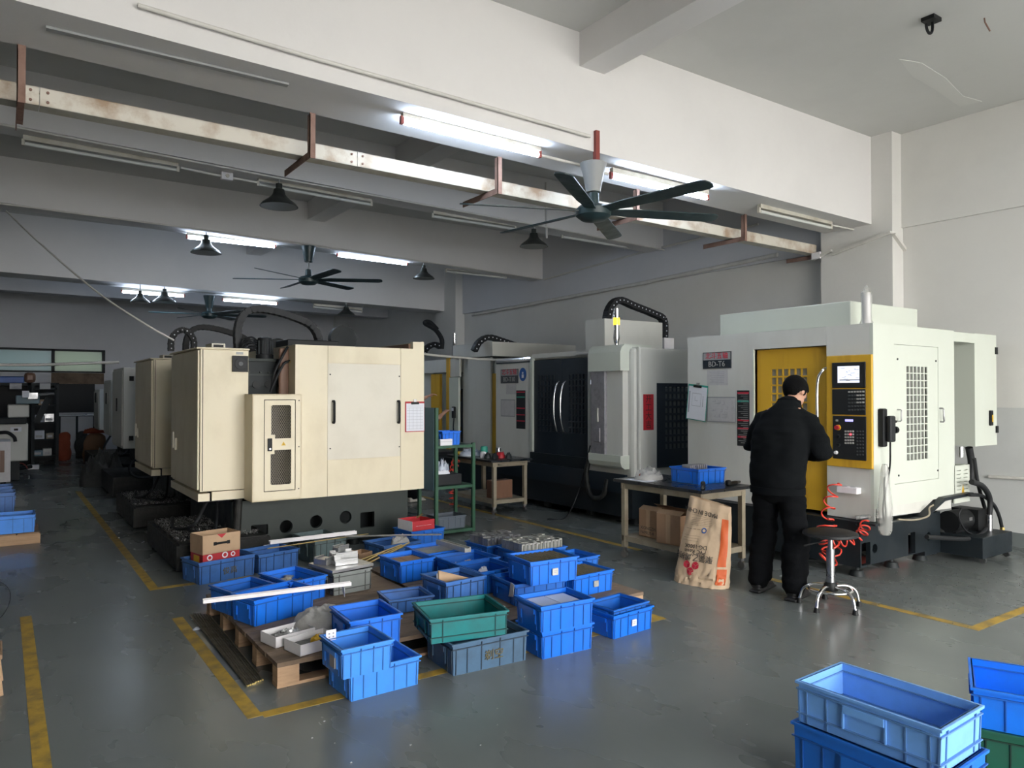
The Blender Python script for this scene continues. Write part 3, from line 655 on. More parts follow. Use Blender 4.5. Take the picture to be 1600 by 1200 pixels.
    B(2.225, 2.33, 7.20, 7.24, 1.0, 1.99, .02).build('splash_sheet', 'brownsheet', t)
    mo = MB().lathe([(.085, 1.885), (.085, 1.93), (.075, 1.935), (.075, 2.07), (.065, 2.10), (.03, 2.11)], (2.17, 7.5, 0), 16).build('servo_motor', 'rubber', t, smooth=40)
    fn = MB()
    for i in range(12):
        a = 2 * math.pi * i / 12; fn.bar((2.17 + .078 * math.cos(a), 7.5 + .078 * math.sin(a), 1.94), (2.17 + .078 * math.cos(a), 7.5 + .078 * math.sin(a), 2.07), .008, .012)
    fn.build('cooling_fins', 'iron', mo)
    hb = MB()
    for i in range(5): hb.tube(cr([(1.94, 7.5, 1.88), (1.96, 7.48 + .01 * i, 1.97 + .022 * i), (2.03, 7.47, 2.0 + .025 * i), (2.10, 7.5, 1.99 + .02 * i)], 6), .010, 6)
    hb.build('hoses', 'rubber', t, smooth=60)
    MB().tube(cr([(2.30, 7.18, 2.0), (2.24, 7.16, 1.9), (2.18, 7.2, 1.75), (2.16, 7.22, 1.6)], 8), .013, 8).tube(cr([(2.31, 7.15, 1.86), (2.25, 7.14, 1.83), (2.19, 7.17, 1.70), (2.14, 7.2, 1.56)], 8), .013, 8).build('coolant_hose', 'rubber', t, smooth=60)
    MB().cyl((2.28, 7.15, 1.853), (2.325, 7.15, 1.856), .014).build('brass_fitting', 'brass', t)
    B(2.40, 2.95, 7.5, 7.9, 1.95, 2.10, .01).build('spindle_head_cover', 'black', t)
    yk = 7.62
    pts = [ony(372, 548, yk), ony(371, 515, yk), ony(380, 491, yk), ony(400, 483, yk), ony(430, 487, yk), ony(462, 497, yk), ony(485, 508, yk), ony(496, 524, yk), ony(498, 538, yk)]
    chain('cable_chain', 'rubber', t, pts, (0, 1, 0), .10, .062)
    d = ony(535, 530, 8.3); MB().cyl(d + Vector((0, -.05, 0)), d + Vector((0, .05, 0)), .16, n=26).build('tool_disc', 'iron', t, smooth=40)
    MB().tube(cr([(1.6, 7.3, .57), (1.45, 7.2, .35), (1.36, 7.6, .27), (1.45, 8.2, .28)], 8), .016, 8).tube(cr([(1.7, 7.4, .57), (1.62, 7.1, .32), (1.5, 7.0, .30), (1.4, 7.5, .28)], 8), .013, 8).tube(cr([(1.8, 7.5, .57), (1.75, 7.3, .3), (1.65, 7.5, .26)], 8), .012, 8).build('drain_hose', 'rubber', t, smooth=60)
    MB().cyl((1.78, 7.0, .26), (1.80, 7.02, .57), .035).build('drain_pipe', 'sludge', t)
    return t
mA = cream_machine('cream machining centre nearest the blue crates, with a grey access panel')
for i, (dy, lab) in enumerate(((2.5, 'second cream machining centre, its tall cabinet just behind the first'),)):
    m = dup(mA); m.location = (1.25, 6.88 + dy, 0); m['label'] = lab
chain('cable_chain', 'rubber', m, [ony(267, 548, 9.3), ony(268, 530, 9.3), ony(278, 517, 9.3), ony(292, 517, 9.3), ony(302, 530, 9.3), ony(303, 547, 9.3)], (0, 1, 0), .07, .06, 'paper')
# grey cabinets of the machines farther down the aisle
def grey_machine(x, y, w, d, z0, z1, label, m='whitegrey'):
    t = thing('grey_machine', label, 'machine', (x, y, 0), group='grey machines down the aisle')
    B(x, x + 2.0, y, y + 1.6, .02, .30).build('base', 'sludge', t)
    c = B(x + .12, x + .12 + w, y, y + d, z0, z1, .01).build('cabinet', m, t)
    B(x + .105, x + .12, y + .04, y + d - .04, z0 + .04, z1 - .04, .004).build('cabinet_door', m, c)
    B(x + .09, x + .105, y + d * .45, y + d * .45 + .05, z0 + .55, z0 + .75).build('door_handle', 'black', c)
    for z in (z0 + .12, z1 - .2):
        B(x + .2, x + .26, y - .012, y, z, z + .07).build('hinge', 'black', c)
    B(x + .32, x + .36, y - .01, y, z0 + .02, z1 - .02).build('edge_strip', m, c)
    B(x + .12 + w, x + 1.9, y + .15, y + 1.5, .3, z1 - .2).build('body', 'iron', t)
    MB().tube(cr([(x + .4, y + .05, z0), (x + .2, y - .1, .45), (x + .3, y - .15, .3), (x + .6, y - .05, .34), (x + .7, y + .1, z0)], 8), .02, 8).build('hose', 'rubber', t, smooth=60)
    return t
grey_machine(1.37, 12.3, .62, 1.2, .72, 1.93, 'light grey machine cabinet standing behind the two cream ones')
grey_machine(1.45, 14.6, .50, .9, .80, 1.78, 'fourth machine down the aisle, narrow grey cabinet with a black knob')
grey_machine(1.51, 17.0, .50, .9, .80, 1.62, 'last machine down the aisle, beside the dark doorway')
# ================================================================== white drilling centre with the yellow door (right foreground)
def drill_tap():
    XF = 5.97; YN = 3.35; t = thing('drilling_centre', 'white drilling centre with yellow door and control panel, by the right wall', 'machine', (XF, YN, 0))
    ZT = 2.135; yf = 5.37
    # front: left panel, lintel, doorway
    dy0, dy1, _, dz1 = RX(XF, 1176, 543, 1291, 760)
    fz = .48
    sh = MB(); sh.box(XF, XF + .03, dy1, yf, fz, ZT); B1 = sh
    fo = sh.build('front_panel', 'whitegrey', t)
    B(XF, XF + .03, dy0, dy1, dz1, ZT - .003).build('lintel_panel', 'whitegrey', t)
    ly0 = YN; B(XF, XF + .03, YN + .031, dy0 - .002, fz, ZT).build('front_panel', 'whitegrey', t); B(XF, XF + .03, YN, YN + .031, fz, .585).build('front_panel', 'whitegrey', t)
    B(XF - .002, XF + .02, dy1 - .012, dy1 + .004, fz + .05, dz1).build('door_trim', 'white', t)
    B(XF + .03, XF + 1.42, yf - .03, yf, fz, ZT).build('far_side_panel', 'whitegrey', t)
    B(XF + .03, 7.35, YN + .03, yf - .03, ZT - .03, ZT).build('roof_panel', 'white', t)
    B(7.32, 7.35, YN + .03, yf - .03, fz, ZT - .03).build('rear_panel', 'whitegrey', t)
    B(XF + .3, 7.2, YN + .1, yf - .1, .45, 1.2).build('work_table', 'iron', t)
    # yellow sliding door with a barred window
    w = RX(XF + .05, 1204, 575, 1262, 640); wz0 = w[2] - .25
    cols, rows = 6, 8; cw = (w[1] - w[0]) / cols; ch_ = (w[3] - wz0) / rows; k = .10
    hs = [rect(w[0] + (i + k) * cw, w[0] + (i + 1 - k) * cw, wz0 + (j + k) * ch_, wz0 + (j + 1 - k) * ch_) for i in range(cols) for j in range(rows)]
    do = MB().plate(rect(dy0 + .004, dy1 - .014, fz + .02, dz1 - .006), hs, .05, .065, mapX(XF)).build('sliding_door', 'yellow', t)
    B(XF + .068, XF + .072, w[0], w[1], wz0, w[3]).build('window_pane', 'milkglass', do)
    p, q = onx(1283, 690, XF), onx(1288, 578, XF)
    hp = cr([(XF + .05, q.y - .01, q.z + .015), (XF - .015, q.y + .0, q.z + .0), (XF - .035, p.y + .01, q.z - .12), (XF - .035, p.y + .01, p.z + .1), (XF - .015, p.y + .0, p.z - .0), (XF + .05, p.y - .02, p.z - .02)], 6)
    MB().tube(hp, .014, 10).build('door_handle', 'chrome', do, smooth=60)
    # sign plates, papers
    s = RX(XF, 1099, 550, 1143, 576); u = (s[2] + s[3]) / 2 + .005
    so = B(XF - .008, XF, s[0], s[1], s[2], s[3]).build('sign_plate', 'keydark', t)
    B(XF - .010, XF - .008, s[0] + .008, s[1] - .008, u, s[3] - .008).build('sign_top', 'fangrey', so); B(XF - .010, XF - .008, s[0] + .008, s[1] - .008, s[2] + .008, u - .003).build('sign_bottom', 'darkblue', so)
    cy = (s[0] + s[1]) / 2
    text('北斗五轴', .072, 'inkred', so, (XF - .0115, cy, (u + s[3]) / 2 - .003), (0, -1, 0), (0, 0, 1), 'sign_text', .002)
    text('BD-T6', .078, 'key', so, (XF - .0115, cy, (u + s[2]) / 2), (0, -1, 0), (0, 0, 1), 'sign_text', .002)
    s = RX(XF, 1105, 578, 1137, 602); no = B(XF - .002, XF, s[0], s[1], s[2], s[3]).build('notice', 'papergrey', t)
    lb = MB()
    for i in range(7): z = s[3] - .02 - i * .018; lb.box(XF - .003, XF - .002, s[0] + .04, s[1] - .035 - .02 * (i % 2), z - .004, z)
    lb.build('print', 'inkgrey', no)
    s = RX(XF, 1105, 620, 1150, 660); no = B(XF - .006, XF, s[0], s[1], s[2], s[3]).build('drawing_frame', 'fangrey', t)
    pp = B(XF - .008, XF - .006, s[0] + .012, s[1] - .012, s[2] + .012, s[3] - .012).build('drawing', 'papergrey', no)
    lb = MB(); rr = random.Random(3)
    for i in range(14):
        y, z = rr.uniform(s[0] + .04, s[1] - .08), rr.uniform(s[2] + .04, s[3] - .05); lb.box(XF - .009, XF - .008, y, y + rr.uniform(.01, .06), z, z + .003); lb.box(XF - .009, XF - .008, y, y + .002, z, z + rr.uniform(.01, .04))
    lb.build('print', 'inkgrey', pp)
    s = RX(XF, 1152, 610, 1171, 697); no = B(XF - .004, XF, s[0], s[1], s[2], s[3]).build('instruction_strip', 'console', t)
    h = s[3] - s[2]
    for f, m_ in ((.97, 'inkred'), (.82, 'teal'), (.48, 'inkred'), (.33, 'inkred'), (.18, 'inkred')): B(XF - .005, XF - .004, s[0] + .006, s[1] - .006, s[2] + f * h - .018, s[2] + f * h).build('band', m_, no)
    lb = MB()
    for i in range(26):
        z = s[3] - .035 - i * (h - .05) / 26; lb.box(XF - .0055, XF - .004, s[0] + .015, s[1] - .015 - .03 * ((i * 7) % 3), z - .004, z)
    lb.build('print', 'fangrey', no)
    # control panel
    s = RX(XF, 1294, 555, 1366, 730); pb = MB().bbox(XF - .03, XF - .001, YN - .002, s[1], s[2], s[3], .006).build('control_panel', 'yellow', t)
    def cp(a, b, c, d, nm, m_, p, o0, o1, bv=0):
        r = RX(XF - .03, a, b, c, d); return MB().bbox(XF - .03 - o1, XF - .03 - o0, r[0], r[1], r[2], r[3], bv).build(nm, m_, p) if bv else B(XF - .03 - o1, XF - .03 - o0, *r).build(nm, m_, p)
    sc = cp(1301, 566, 1353, 606, 'screen_bezel', 'console', pb, 0, .012, .004); disp = cp(1310, 572, 1344, 598, 'screen', 'screen', sc, .012, .014)
    lb = MB(); rr = random.Random(5); r = RX(XF - .045, 1311, 573, 1343, 597)
    for i in range(16):
        y = rr.uniform(r[0] + .005, r[1] - .05); z = r[2] + .012 + (r[3] - r[2] - .02) * i / 16; lb.box(XF - .0452, XF - .044, y, y + rr.uniform(.01, .045), z, z + .003)
    lb.box(XF - .0452, XF - .044, r[0] + .002, r[1] - .002, r[2] + .014, r[2] + .022); lb.build('display_lines', 'inkgrey', disp)
    kb = cp(1301, 608, 1353, 648, 'keyboard_panel', 'console', pb, 0, .010, .004)
    op = cp(1302, 650, 1354, 718, 'operator_panel', 'console', pb, 0, .010, .004)
    XK = XF - .04
    def key(p, px, py, w_, h_, m_, nm='key'):
        c = onx(px, py, XK); return B(XK - .006, XK, c.y - w_ / 2, c.y + w_ / 2, c.z - h_ / 2, c.z + h_ / 2, .0015).build(nm, m_, p)
    for i in range(6):
        for j in range(6):
            px = 1327 + i * 4.4; py = 612.5 + j * 5.6 - i * .12
            key(kb, px, py, .018, .014, 'key' if (j == 0 or (i > 2 and 1 <= j <= 3)) else 'keydark')
    for j in range(5):
        for i in range(4): key(op, 1321.5 + i * 3.9, 674 + j * 4.6, .016, .015, 'redled' if (i == 2 and j == 1) else 'key')
    for j in range(8):
        for i in range(3): key(op, 1340 + i * 4.3, 674 + j * 5.2, .014, .012, 'keydark')
    key(op, 1327, 657, .07, .018, 'lcd', 'readout'); key(op, 1308, 657, .022, .016, 'key')
    c = onx(1310, 668, XK); eb = MB().cyl(c, c + Vector((-.012, 0, 0)), .024, n=18).build('emergency_collar', 'warn', op, smooth=40); MB().cyl(c + Vector((-.012, 0, 0)), c + Vector((-.035, 0, 0)), .019, n=18).build('emergency_stop', 'red', eb, smooth=40)
    for px, py, m_ in ((1311, 682, 'black'), (1311, 695, 'black'), (1307, 707, 'whitebox')):
        c = onx(px, py, XK); MB().cyl(c, c + Vector((-.02, 0, 0)), .016, .013, n=16).build('dial', m_, op, smooth=40)
    s = RX(XF, 1314, 760, 1346, 770); sf = MB().bbox(XF - .07, XF, s[0], s[1], s[2], s[3], .006).build('cup_shelf', 'whitebox', t)
    for f in (.3, .7): y = s[0] + f * (s[1] - s[0]); MB().cyl((XF - .035, y, s[3]), (XF - .035, y, s[3] + .003), .022, n=16).build('socket', 'inkgrey', sf)
    # near side wall with a vented door
    sx1 = ony(1491, 600, YN).x; sz = .585
    d = (ony(1397, 600, YN).x, ony(1466, 600, YN).x, (ony(1397, 757, YN).z + ony(1466, 748, YN).z) / 2, (ony(1397, 537, YN).z + ony(1466, 543, YN).z) / 2)
    MB().plate(rect(XF, sx1, sz, ZT), [rect(*d)], 0, .03, mapY(YN)).build('side_panel', 'white', t)
    v = (ony(1416, 600, YN).x, ony(1450, 600, YN).x, (ony(1418, 720, YN).z + ony(1450, 718, YN).z) / 2, (ony(1416, 571, YN).z + ony(1450, 573, YN).z) / 2)
    cols, rows = 6, 13; cw = (v[1] - v[0]) / cols; ch_ = (v[3] - v[2]) / rows
    hs = [rect(v[0] + (i + .13) * cw, v[0] + (i + .87) * cw, v[2] + (j + .07) * ch_, v[2] + (j + .93) * ch_) for i in range(cols) for j in range(rows)]
    sd = MB().plate(rect(d[0] + .003, d[1] - .003, d[2] + .003, d[3] - .003), hs, .002, .014, mapY(YN)).build('side_door', 'white', t)
    B(v[0], v[1], YN + .045, YN + .05, v[2], v[3]).build('vent_backing', 'ventdark', sd)
    sc = MB()
    for px, py in ((1402, 561), (1462, 564), (1404, 743), (1465, 735)):
        p = ony(px, py, YN); sc.cyl(p + Vector((0, -.006, 0)), p, .009, n=8)
    sc.build('screws', 'keydark', sd)
    p, q = ony(1402, 658, YN), ony(1402, 640, YN); bowhandle(sd, p, q, (0, -1, 0), .006, 'steel'); p, q = ony(1469, 659, YN), ony(1468, 638, YN); bowhandle(sd, p, q, (0, -1, 0), .008, 'steel')
    # top strip, rear electrical cabinet across a gap
    rx0 = ony(1523, 600, YN).x; rx1 = ony(1557, 600, YN).x; zt2 = 2.13
    B(sx1, rx0, YN, YN + .9, zt2 - .095, zt2 - .004).build('bridge_strip', 'white', t)
    rc = B(rx0, rx1, YN, YN + .95, 1.03, zt2).build('rear_cabinet', 'white', t)
    for py in (548, 671): p = ony(1554, py, YN); B(rx1 - .03, rx1 + .012, YN - .012, YN + .02, p.z - .035, p.z + .035).build('hinge', 'black', rc)
    p = ony(1547, 653, YN); lk = B(p.x - .03, p.x + .03, YN - .02, YN, p.z - .075, p.z + .075, .006).build('door_lock', 'black', rc); B(p.x - .005, p.x + .02, YN - .023, YN - .02, p.z - .04, p.z + .03).build('lock_label', 'warn', lk)
    B(7.36, rx0 + .25, YN + .5, YN + .52, .62, 1.05).build('back_plate', 'whitegrey', t)
    # vented cover with the warning sign
    s = RY(YN, 1491, 727, 1515, 785); vp = MB()
    hs = []
    for i in range(7):
        z = s[3] - .05 - i * .036
        for u0, u1 in ((.15, .42), (.60, .88)): hs.append(rect(s[0] + u0 * (s[1] - s[0]), s[0] + u1 * (s[1] - s[0]), z, z + .007))
    vp.plate(rect(*s), hs, 0, .01, mapY(YN)).box(s[1] - .01, s[1], YN + .01, YN + .3, s[2], s[3]).box(s[0], s[1] - .01, YN + .03, YN + .035, s[2], s[3]); vo = vp.build('vented_cover', 'white', t)
    warn_sign(vo, (s[0] + .55 * (s[1] - s[0]), YN - .0005, s[2] + .10), (.7, 0, 0), (0, 0, 1.3), .055)
    # roof box, lamp
    rb = B(6.06, 7.2, 3.6, 5.02, ZT, 2.35, .008).build('roof_box', 'white', t)
    p = Vector((6.03, 3.44, 0)); MB().cyl((p.x, p.y, ZT), (p.x, p.y, 2.38), .033, n=14).build('signal_lamp', 'whitebox', t, smooth=50)
    MB().lathe([(.06, ZT), (.045, ZT + .03), (.042, 2.2), (.045, 2.40), (.025, 2.42), (.012, 2.46)], p, 14).build('lamp_wrapping', 'plasticwrap', t, smooth=30)
    # skirt and cast base
    MB().add([(6.05, YN + .02, sz), (7.33, YN + .02, sz), (7.33, YN + .02, .47), (6.05, YN + .02, .50), (6.05, YN + .03, sz), (7.33, YN + .03, sz), (7.33, YN + .03, .47), (6.05, YN + .03, .50)], [(0, 1, 2, 3), (7, 6, 5, 4), (0, 4, 5, 1), (1, 5, 6, 2), (2, 6, 7, 3), (3, 7, 4, 0)]).build('skirt', 'whitegrey', t)
    MB().hexa([(5.88, YN - .06, .46), (6.7, YN - .06, .44), (6.7, 5.3, .44), (5.88, 5.3, .46), (5.88, YN - .06, .475), (6.7, YN - .06, .455), (6.7, 5.3, .455), (5.88, 5.3, .475)]).build('drip_tray', 'basedark', t)
    MB().hexa([(6.7, YN - .06, .44), (7.05, YN - .06, .57), (7.05, 5.0, .57), (6.7, 5.0, .44), (6.7, YN - .06, .46), (7.05, YN - .06, .60), (7.05, 5.0, .60), (6.7, 5.0, .46)]).hexa([(7.05, YN - .06, .57), (7.6, YN - .06, .58), (7.6, 4.6, .58), (7.05, 4.6, .57), (7.05, YN - .06, .60), (7.6, YN - .06, .605), (7.6, 4.6, .605), (7.05, 4.6, .60)]).build('chip_chute', 'basedark', t)
    yb = 3.43; hs = []
    for a, b, c, d_ in ((1346, 848, 1360, 883), (1419, 832, 1430, 865)): r = RY(yb, a, b, c, d_); hs.append(rrect(*r, .01))
    for px, py in ((1367, 857), (1451, 838)): p = ony(px, py, yb); hs.append(circ(p.x, p.z, .04))
    MB().plate([(5.90, .09), (6.0, .09), (6.0, .10), (7.25, .10), (7.25, .44), (5.90, .44)], hs, 0, .04, mapY(yb)).build('base_casting', 'basedark', t)
    MB().box(5.90, 5.94, yb + .04, 5.3, .09, .46).box(6.15, 7.25, yb + .35, 5.3, .09, .44).build('base_core', 'basedark', t)
    for x in (6.0, 6.55, 7.05):
        for y in (3.52, 5.2): MB().cyl((x, y, 0), (x, y, .045), .065, .05).cyl((x, y, .04), (x, y, .12), .018).build('levelling_foot', 'iron', t, smooth=40)
    B(6.3, 7.0, 3.6, 3.66, .03, .10).build('cross_foot', 'redcap', t)
    # coolant tank with pump and hoses
    tk = B(7.29, 7.89, 3.08, 3.62, .05, .24, .006).build('coolant_tank', 'basedark', t)
    B(7.0, 7.29, 3.45, 3.62, .05, .22).build('tank_wing', 'basedark', tk)
    for x, y in ((7.36, 3.11), (7.84, 3.11), (7.36, 3.55)): MB().cyl((x - .015, y, .028), (x + .015, y, .028), .028).build('castor', 'steel', tk, smooth=40)
    pm = MB().cyl((7.30, 3.38, .345), (7.60, 3.38, .345), .10, n=20).box(7.62, 7.80, 3.26, 3.5, .24, .44).build('pump_motor', 'black', tk, smooth=40); B(7.33, 7.58, 3.33, 3.43, .24, .26).build('pump_foot', 'black', pm); B(7.48, 7.54, 3.276, 3.28, .35, .38).build('rating_plate', 'steel', pm)
    def hp(y, *pp): return cr([ony(a, b, y) for a, b in pp], 8)
    for pts, r_ in ((hp(3.42, (1514, 699), (1518, 725), (1517, 752)), .035), (hp(3.22, (1518, 753), (1533, 758), (1543, 770), (1547, 784), (1546, 804)), .026), (hp(3.3, (1522, 716), (1527, 750), (1534, 778), (1541, 800)), .018),
                   (hp(3.26, (1514, 773), (1535, 775), (1552, 788), (1561, 806), (1566, 826)), .017), (hp(3.2, (1448, 839), (1480, 841), (1510, 842), (1530, 836), (1541, 826)), .020), (hp(3.24, (1502, 794), (1498, 808), (1508, 828), (1524, 835), (1540, 828)), .008)):
        MB().tube(pts, r_, 8).build('coolant_hose', 'rubber', tk, smooth=60)
    a, b = ony(1546, 838, 3.22), ony(1546, 804, 3.22); MB().cyl(a, b, .028, n=10).build('hose_fitting', 'steel', tk, smooth=40); a, b = ony(1565, 840, 3.2), ony(1566, 824, 3.2); MB().cyl(a, b, .022, n=6).build('hose_fitting', 'brass', tk)
    for i, x in enumerate((7.5, 7.53)): MB().cyl((x, 3.36, .94), (x, 3.36, 1.04), .014).build('cable_gland', 'chrome', t)
    MB().tube(cr([(6.25, YN - .05, .48), (6.45, YN - .08, .46), (6.7, YN - .08, .47), (6.78, YN - .05, .53), (6.85, YN - .05, .55)], 8), .008, 6).build('air_line', 'bench', t, smooth=60)
    return t
drill_tap()
# hand-held pulse wheel hanging on the machine, with its lead in a plastic sleeve
pw = thing('hand_wheel', 'black hand-held pulse wheel hung on the side of the white machine', 'control', (6.03, 3.33, 1.3))
p = ony(1378, 668, 3.34)
B(p.x - .05, p.x + .02, 3.30, 3.348, p.z - .16, p.z + .16, .012).build('holder', 'black', pw)
b = MB().bbox(p.x - .02, p.x + .07, 3.255, 3.30, p.z - .12, p.z + .10, .015).build('body', 'console', pw); MB().cyl((p.x + .07, 3.275, p.z - .02), (p.x + .10, 3.275, p.z - .02), .03, n=14).cyl((p.x + .07, 3.275, p.z + .05), (p.x + .095, 3.275, p.z + .05), .012).build('knob', 'black', b)
q = ony(1378, 790, 3.28)
MB().tube(cr([(p.x + .01, 3.275, p.z - .12), (p.x + .005, 3.28, p.z - .35), (q.x, 3.27, q.z), (q.x + .01, 3.26, q.z - .15), (q.x + .04, 3.27, q.z - .05), (q.x + .035, 3.28, p.z - .45), (p.x + .02, 3.29, p.z - .33)], 10), .007, 6).build('lead', 'rubber', pw, smooth=60)
MB().lathe([(.035, -.26), (.055, -.22), (.06, -.05), (.045, .1), (.03, .28), (.02, .32)], (q.x + .02, 3.265, q.z + .02), 14).build('plastic_sleeve', 'plasticwrap', pw, smooth=40)
# air gun lying on the tray with its wrapping and red coiled hose
ag = thing('air_gun', 'air gun in clear wrapping on the white machine drip tray', 'air gun', (5.95, 3.33, .49))
MB().tube(cr([(5.92, 3.48, .50), (6.0, 3.36, .53), (6.08, 3.32, .57)], 6), .018, 8, ).build('barrel', 'plasticwrap', ag, smooth=60); MB().cyl((5.93, 3.45, .50), (5.97, 3.40, .515), .016).build('nozzle', 'steel', ag)
def coil(name, path, r, turns, wire, m, lab, cat, rr=None):
    P = cr(path, 10); n = int(turns * 12); v = []
    L = [0]
    for i in range(1, len(P)): L.append(L[-1] + (P[i] - P[i - 1]).length)
    for i in range(n + 1):
        s = L[-1] * i / n; j = 1
        while j < len(P) - 1 and L[j] < s: j += 1
        c = P[j - 1].lerp(P[j], min(1, (s - L[j - 1]) / max(1e-6, L[j] - L[j - 1]))); t = (P[j] - P[j - 1]).normalized()
        a = t.cross(Vector((.3, .5, .8))).normalized(); b = t.cross(a); q = 2 * math.pi * turns * i / n
        v.append(c + (a * math.cos(q) + b * math.sin(q)) * r)
    return tag(MB().tube(v, wire, 6).build(name, m, smooth=60), lab, cat)
hp = onx(1283, 790, 5.75)
coil('coiled_hose', [(5.86, 3.62, .80), (5.76, 3.62, .62), (5.66, 3.58, .48)], .05, 3.5, .007, 'hosered', 'red coiled air hose hanging from the white machine beside the worker', 'hose')
coil('coiled_hose', [(5.66, 3.58, .46), (5.64, 3.57, .36), (5.68, 3.55, .22), (5.66, 3.6, .14)], .075, 6, .007, 'hosered', 'bunched loops of red coiled hose behind the stool post', 'hose')
coil('coiled_hose', [(5.68, 3.53, .32), (5.72, 3.42, .34), (5.80, 3.36, .40), (5.90, 3.38, .47)], .04, 6, .007, 'hosered', 'stretched red coiled hose running from the stool to the air gun', 'hose')
# ================================================================== BD-T10 machine with dark doors
def big_machine():
    XF = 6.10; YN = 6.2; t = thing('machining_centre', 'grey-white machining centre with dark double doors and long chrome handles', 'machine', (XF, YN, 0))
    ZT = 2.06; yf = onx(775, 600, XF).y
    d0, d1 = onx(921, 600, XF).y, onx(832, 600, XF).y; zd0 = 0.73; 
    fl = B(XF, XF + .04, d1, yf, .55, ZT - .05).build('front_panel', 'whitegrey', t)
    MB().bbox(XF - .02, XF + .1, d1, yf, ZT - .09, ZT, .03).build('top_trim', 'chrome', t)
    MB().box(XF - .02, XF + .03, d1 - .02, d1 + .03, .75, ZT).build('door_frame', 'white', t)
    B(XF - .01, XF + .04, YN + .02, d1, ZT - .03, ZT + .03).build('lintel', 'whitegrey', t)
    B(XF + .04, XF + 2.1, yf - .04, yf, .3, ZT).build('far_side_panel', 'whitegrey', t)
    B(XF + .04, XF + 2.1, YN + .05, yf - .04, ZT - .05, ZT).build('roof_panel', 'whitegrey', t)
    mid = 7.67
    for a, b, sgn in ((d0 + .004, mid - .002, 1), (mid + .002, d1 - .022, -1)):
        cols = 5; ww = (b - a) * .62; c0 = a + (b - a) * (.24 if sgn < 0 else .14); st = ww / cols; hs = []
        for i in range(cols):
            for j in range(10): hs.append(rect(c0 + (i + .12) * st, c0 + (i + .88) * st, 1.02 + (j + .12) * .078, 1.02 + (j + .88) * .078))
        o = MB().plate(rect(a, b, zd0, ZT - .06), hs, 0, .02, mapX(XF + .012)).build('door', 'darkblue', t)
        B(XF + .036, XF + .04, c0, c0 + ww, 1.02, 1.80).build('window_pane', 'glass', o)
        hy = mid + sgn * -.07
        MB().tube(cr([(XF + .012, hy, 1.02), (XF - .03, hy, 1.06), (XF - .07, hy, 1.2), (XF - .08, hy, 1.36), (XF - .07, hy, 1.52), (XF - .03, hy, 1.66), (XF + .012, hy, 1.70)], 6), .014, 8).build('door_handle', 'chrome', o, smooth=60)
    # sign, paper, stickers on the left panel
    s = RX(XF, 783, 577, 810, 599); so = B(XF - .008, XF, *s).build('sign_plate', 'keydark', t); u = (s[2] + s[3]) / 2 + .01; cy = (s[0] + s[1]) / 2
    B(XF - .010, XF - .008, s[0] + .01, s[1] - .01, u, s[3] - .01).build('sign_top', 'fangrey', so)
    text('北斗五轴', .095, 'inkred', so, (XF - .011, cy, (u + s[3]) / 2), (0, -1, 0), (0, 0, 1), 'sign_text', .002)
    text('BD-T10', .095, 'key', so, (XF - .011, cy, (u + s[2]) / 2), (0, -1, 0), (0, 0, 1), 'sign_text', .002)
    c = onx(817, 585, XF); bo = MB().plate([(c.y + .085 * math.cos(2 * math.pi * i / 24), c.z + .095 * math.sin(2 * math.pi * i / 24)) for i in range(24)], [], -.003, 0, mapX(XF)).build('round_sticker', 'signblue', t)
    MB().cyl((XF - .004, c.y, c.z + .02), (XF - .003, c.y, c.z + .02), .018, n=12).box(XF - .004, XF - .003, c.y - .025, c.y + .025, c.z - .05, c.z - .002).build('figure_symbol', 'paper', bo)
    s = RX(XF, 791, 600, 806, 616); B(XF - .002, XF, *s).build('notice', 'papergrey', t)
    s = RX(XF, 783, 624, 805, 651); no = B(XF - .005, XF, *s).build('drawing_frame', 'fangrey', t); B(XF - .007, XF - .005, s[0] + .015, s[1] - .015, s[2] + .015, s[3] - .015).build('drawing', 'papergrey', no)
    s = RX(XF, 807, 610, 821, 670); no = B(XF - .004, XF, *s).build('instruction_strip', 'console', t); h = s[3] - s[2]
    for f, m_ in ((.97, 'inkred'), (.84, 'teal'), (.55, 'inkred'), (.38, 'inkred'), (.22, 'inkred')): B(XF - .005, XF - .004, s[0] + .01, s[1] - .01, s[2] + f * h - .016, s[2] + f * h).build('band', m_, no)
    # near side with a dark vented window and a red paper strip
    cx = XF - .02
    side = MB().bbox(XF - .02, XF + 2.1, YN, YN + .06, .45, ZT + .02, .02).build('side_panel', 'whitegrey', t)
    MB().bbox(XF - .06, XF + .12, YN + .05, d0 - .005, .45, ZT + .02, .05).build('corner_panel', 'whitegrey', t)
    s = RY(YN, 1026, 599, 1100, 728); hs = []
    for i in range(9):
        for j in range(9): hs.append(rect(s[0] + .13 + i * .07, s[0] + .18 + i * .07, s[2] + .22 + j * .085, s[2] + .275 + j * .085))
    dw = MB().plate(rect(s[0], s[0] + .85, s[2], s[3]), hs, -.012, 0, mapY(YN)).build('side_window', 'darkblue', t); B(s[0] + .05, s[0] + .8, YN - .003, YN - .0003, s[2] + .05, s[3] - .05).build('window_pane', 'glass', dw)
    s = RY(YN, 1005, 616, 1021, 672); rs = B(s[0], s[1], YN - .003, YN - .0005, s[2], s[3]).build('paper_strip', 'red', t)
    text('开\n工\n大\n吉', .10, 'ink', rs, ((s[0] + s[1]) / 2, YN - .0035, (s[2] + s[3]) / 2), (1, 0, 0), (0, 0, 1), 'strip_text', .001)
    # projecting control housing
    XH = 5.90; h0, h1 = 6.33, 6.90
    hz = [(XH, 1.81), (XH, 2.03), (XH + .02, 2.08), (XH + .07, 2.12), (XF + .3, 2.12), (XF + .3, 1.99), (XF + .03, 1.97), (XF, 1.81)]
    mp = lambda u, v, w: (u, w, v)
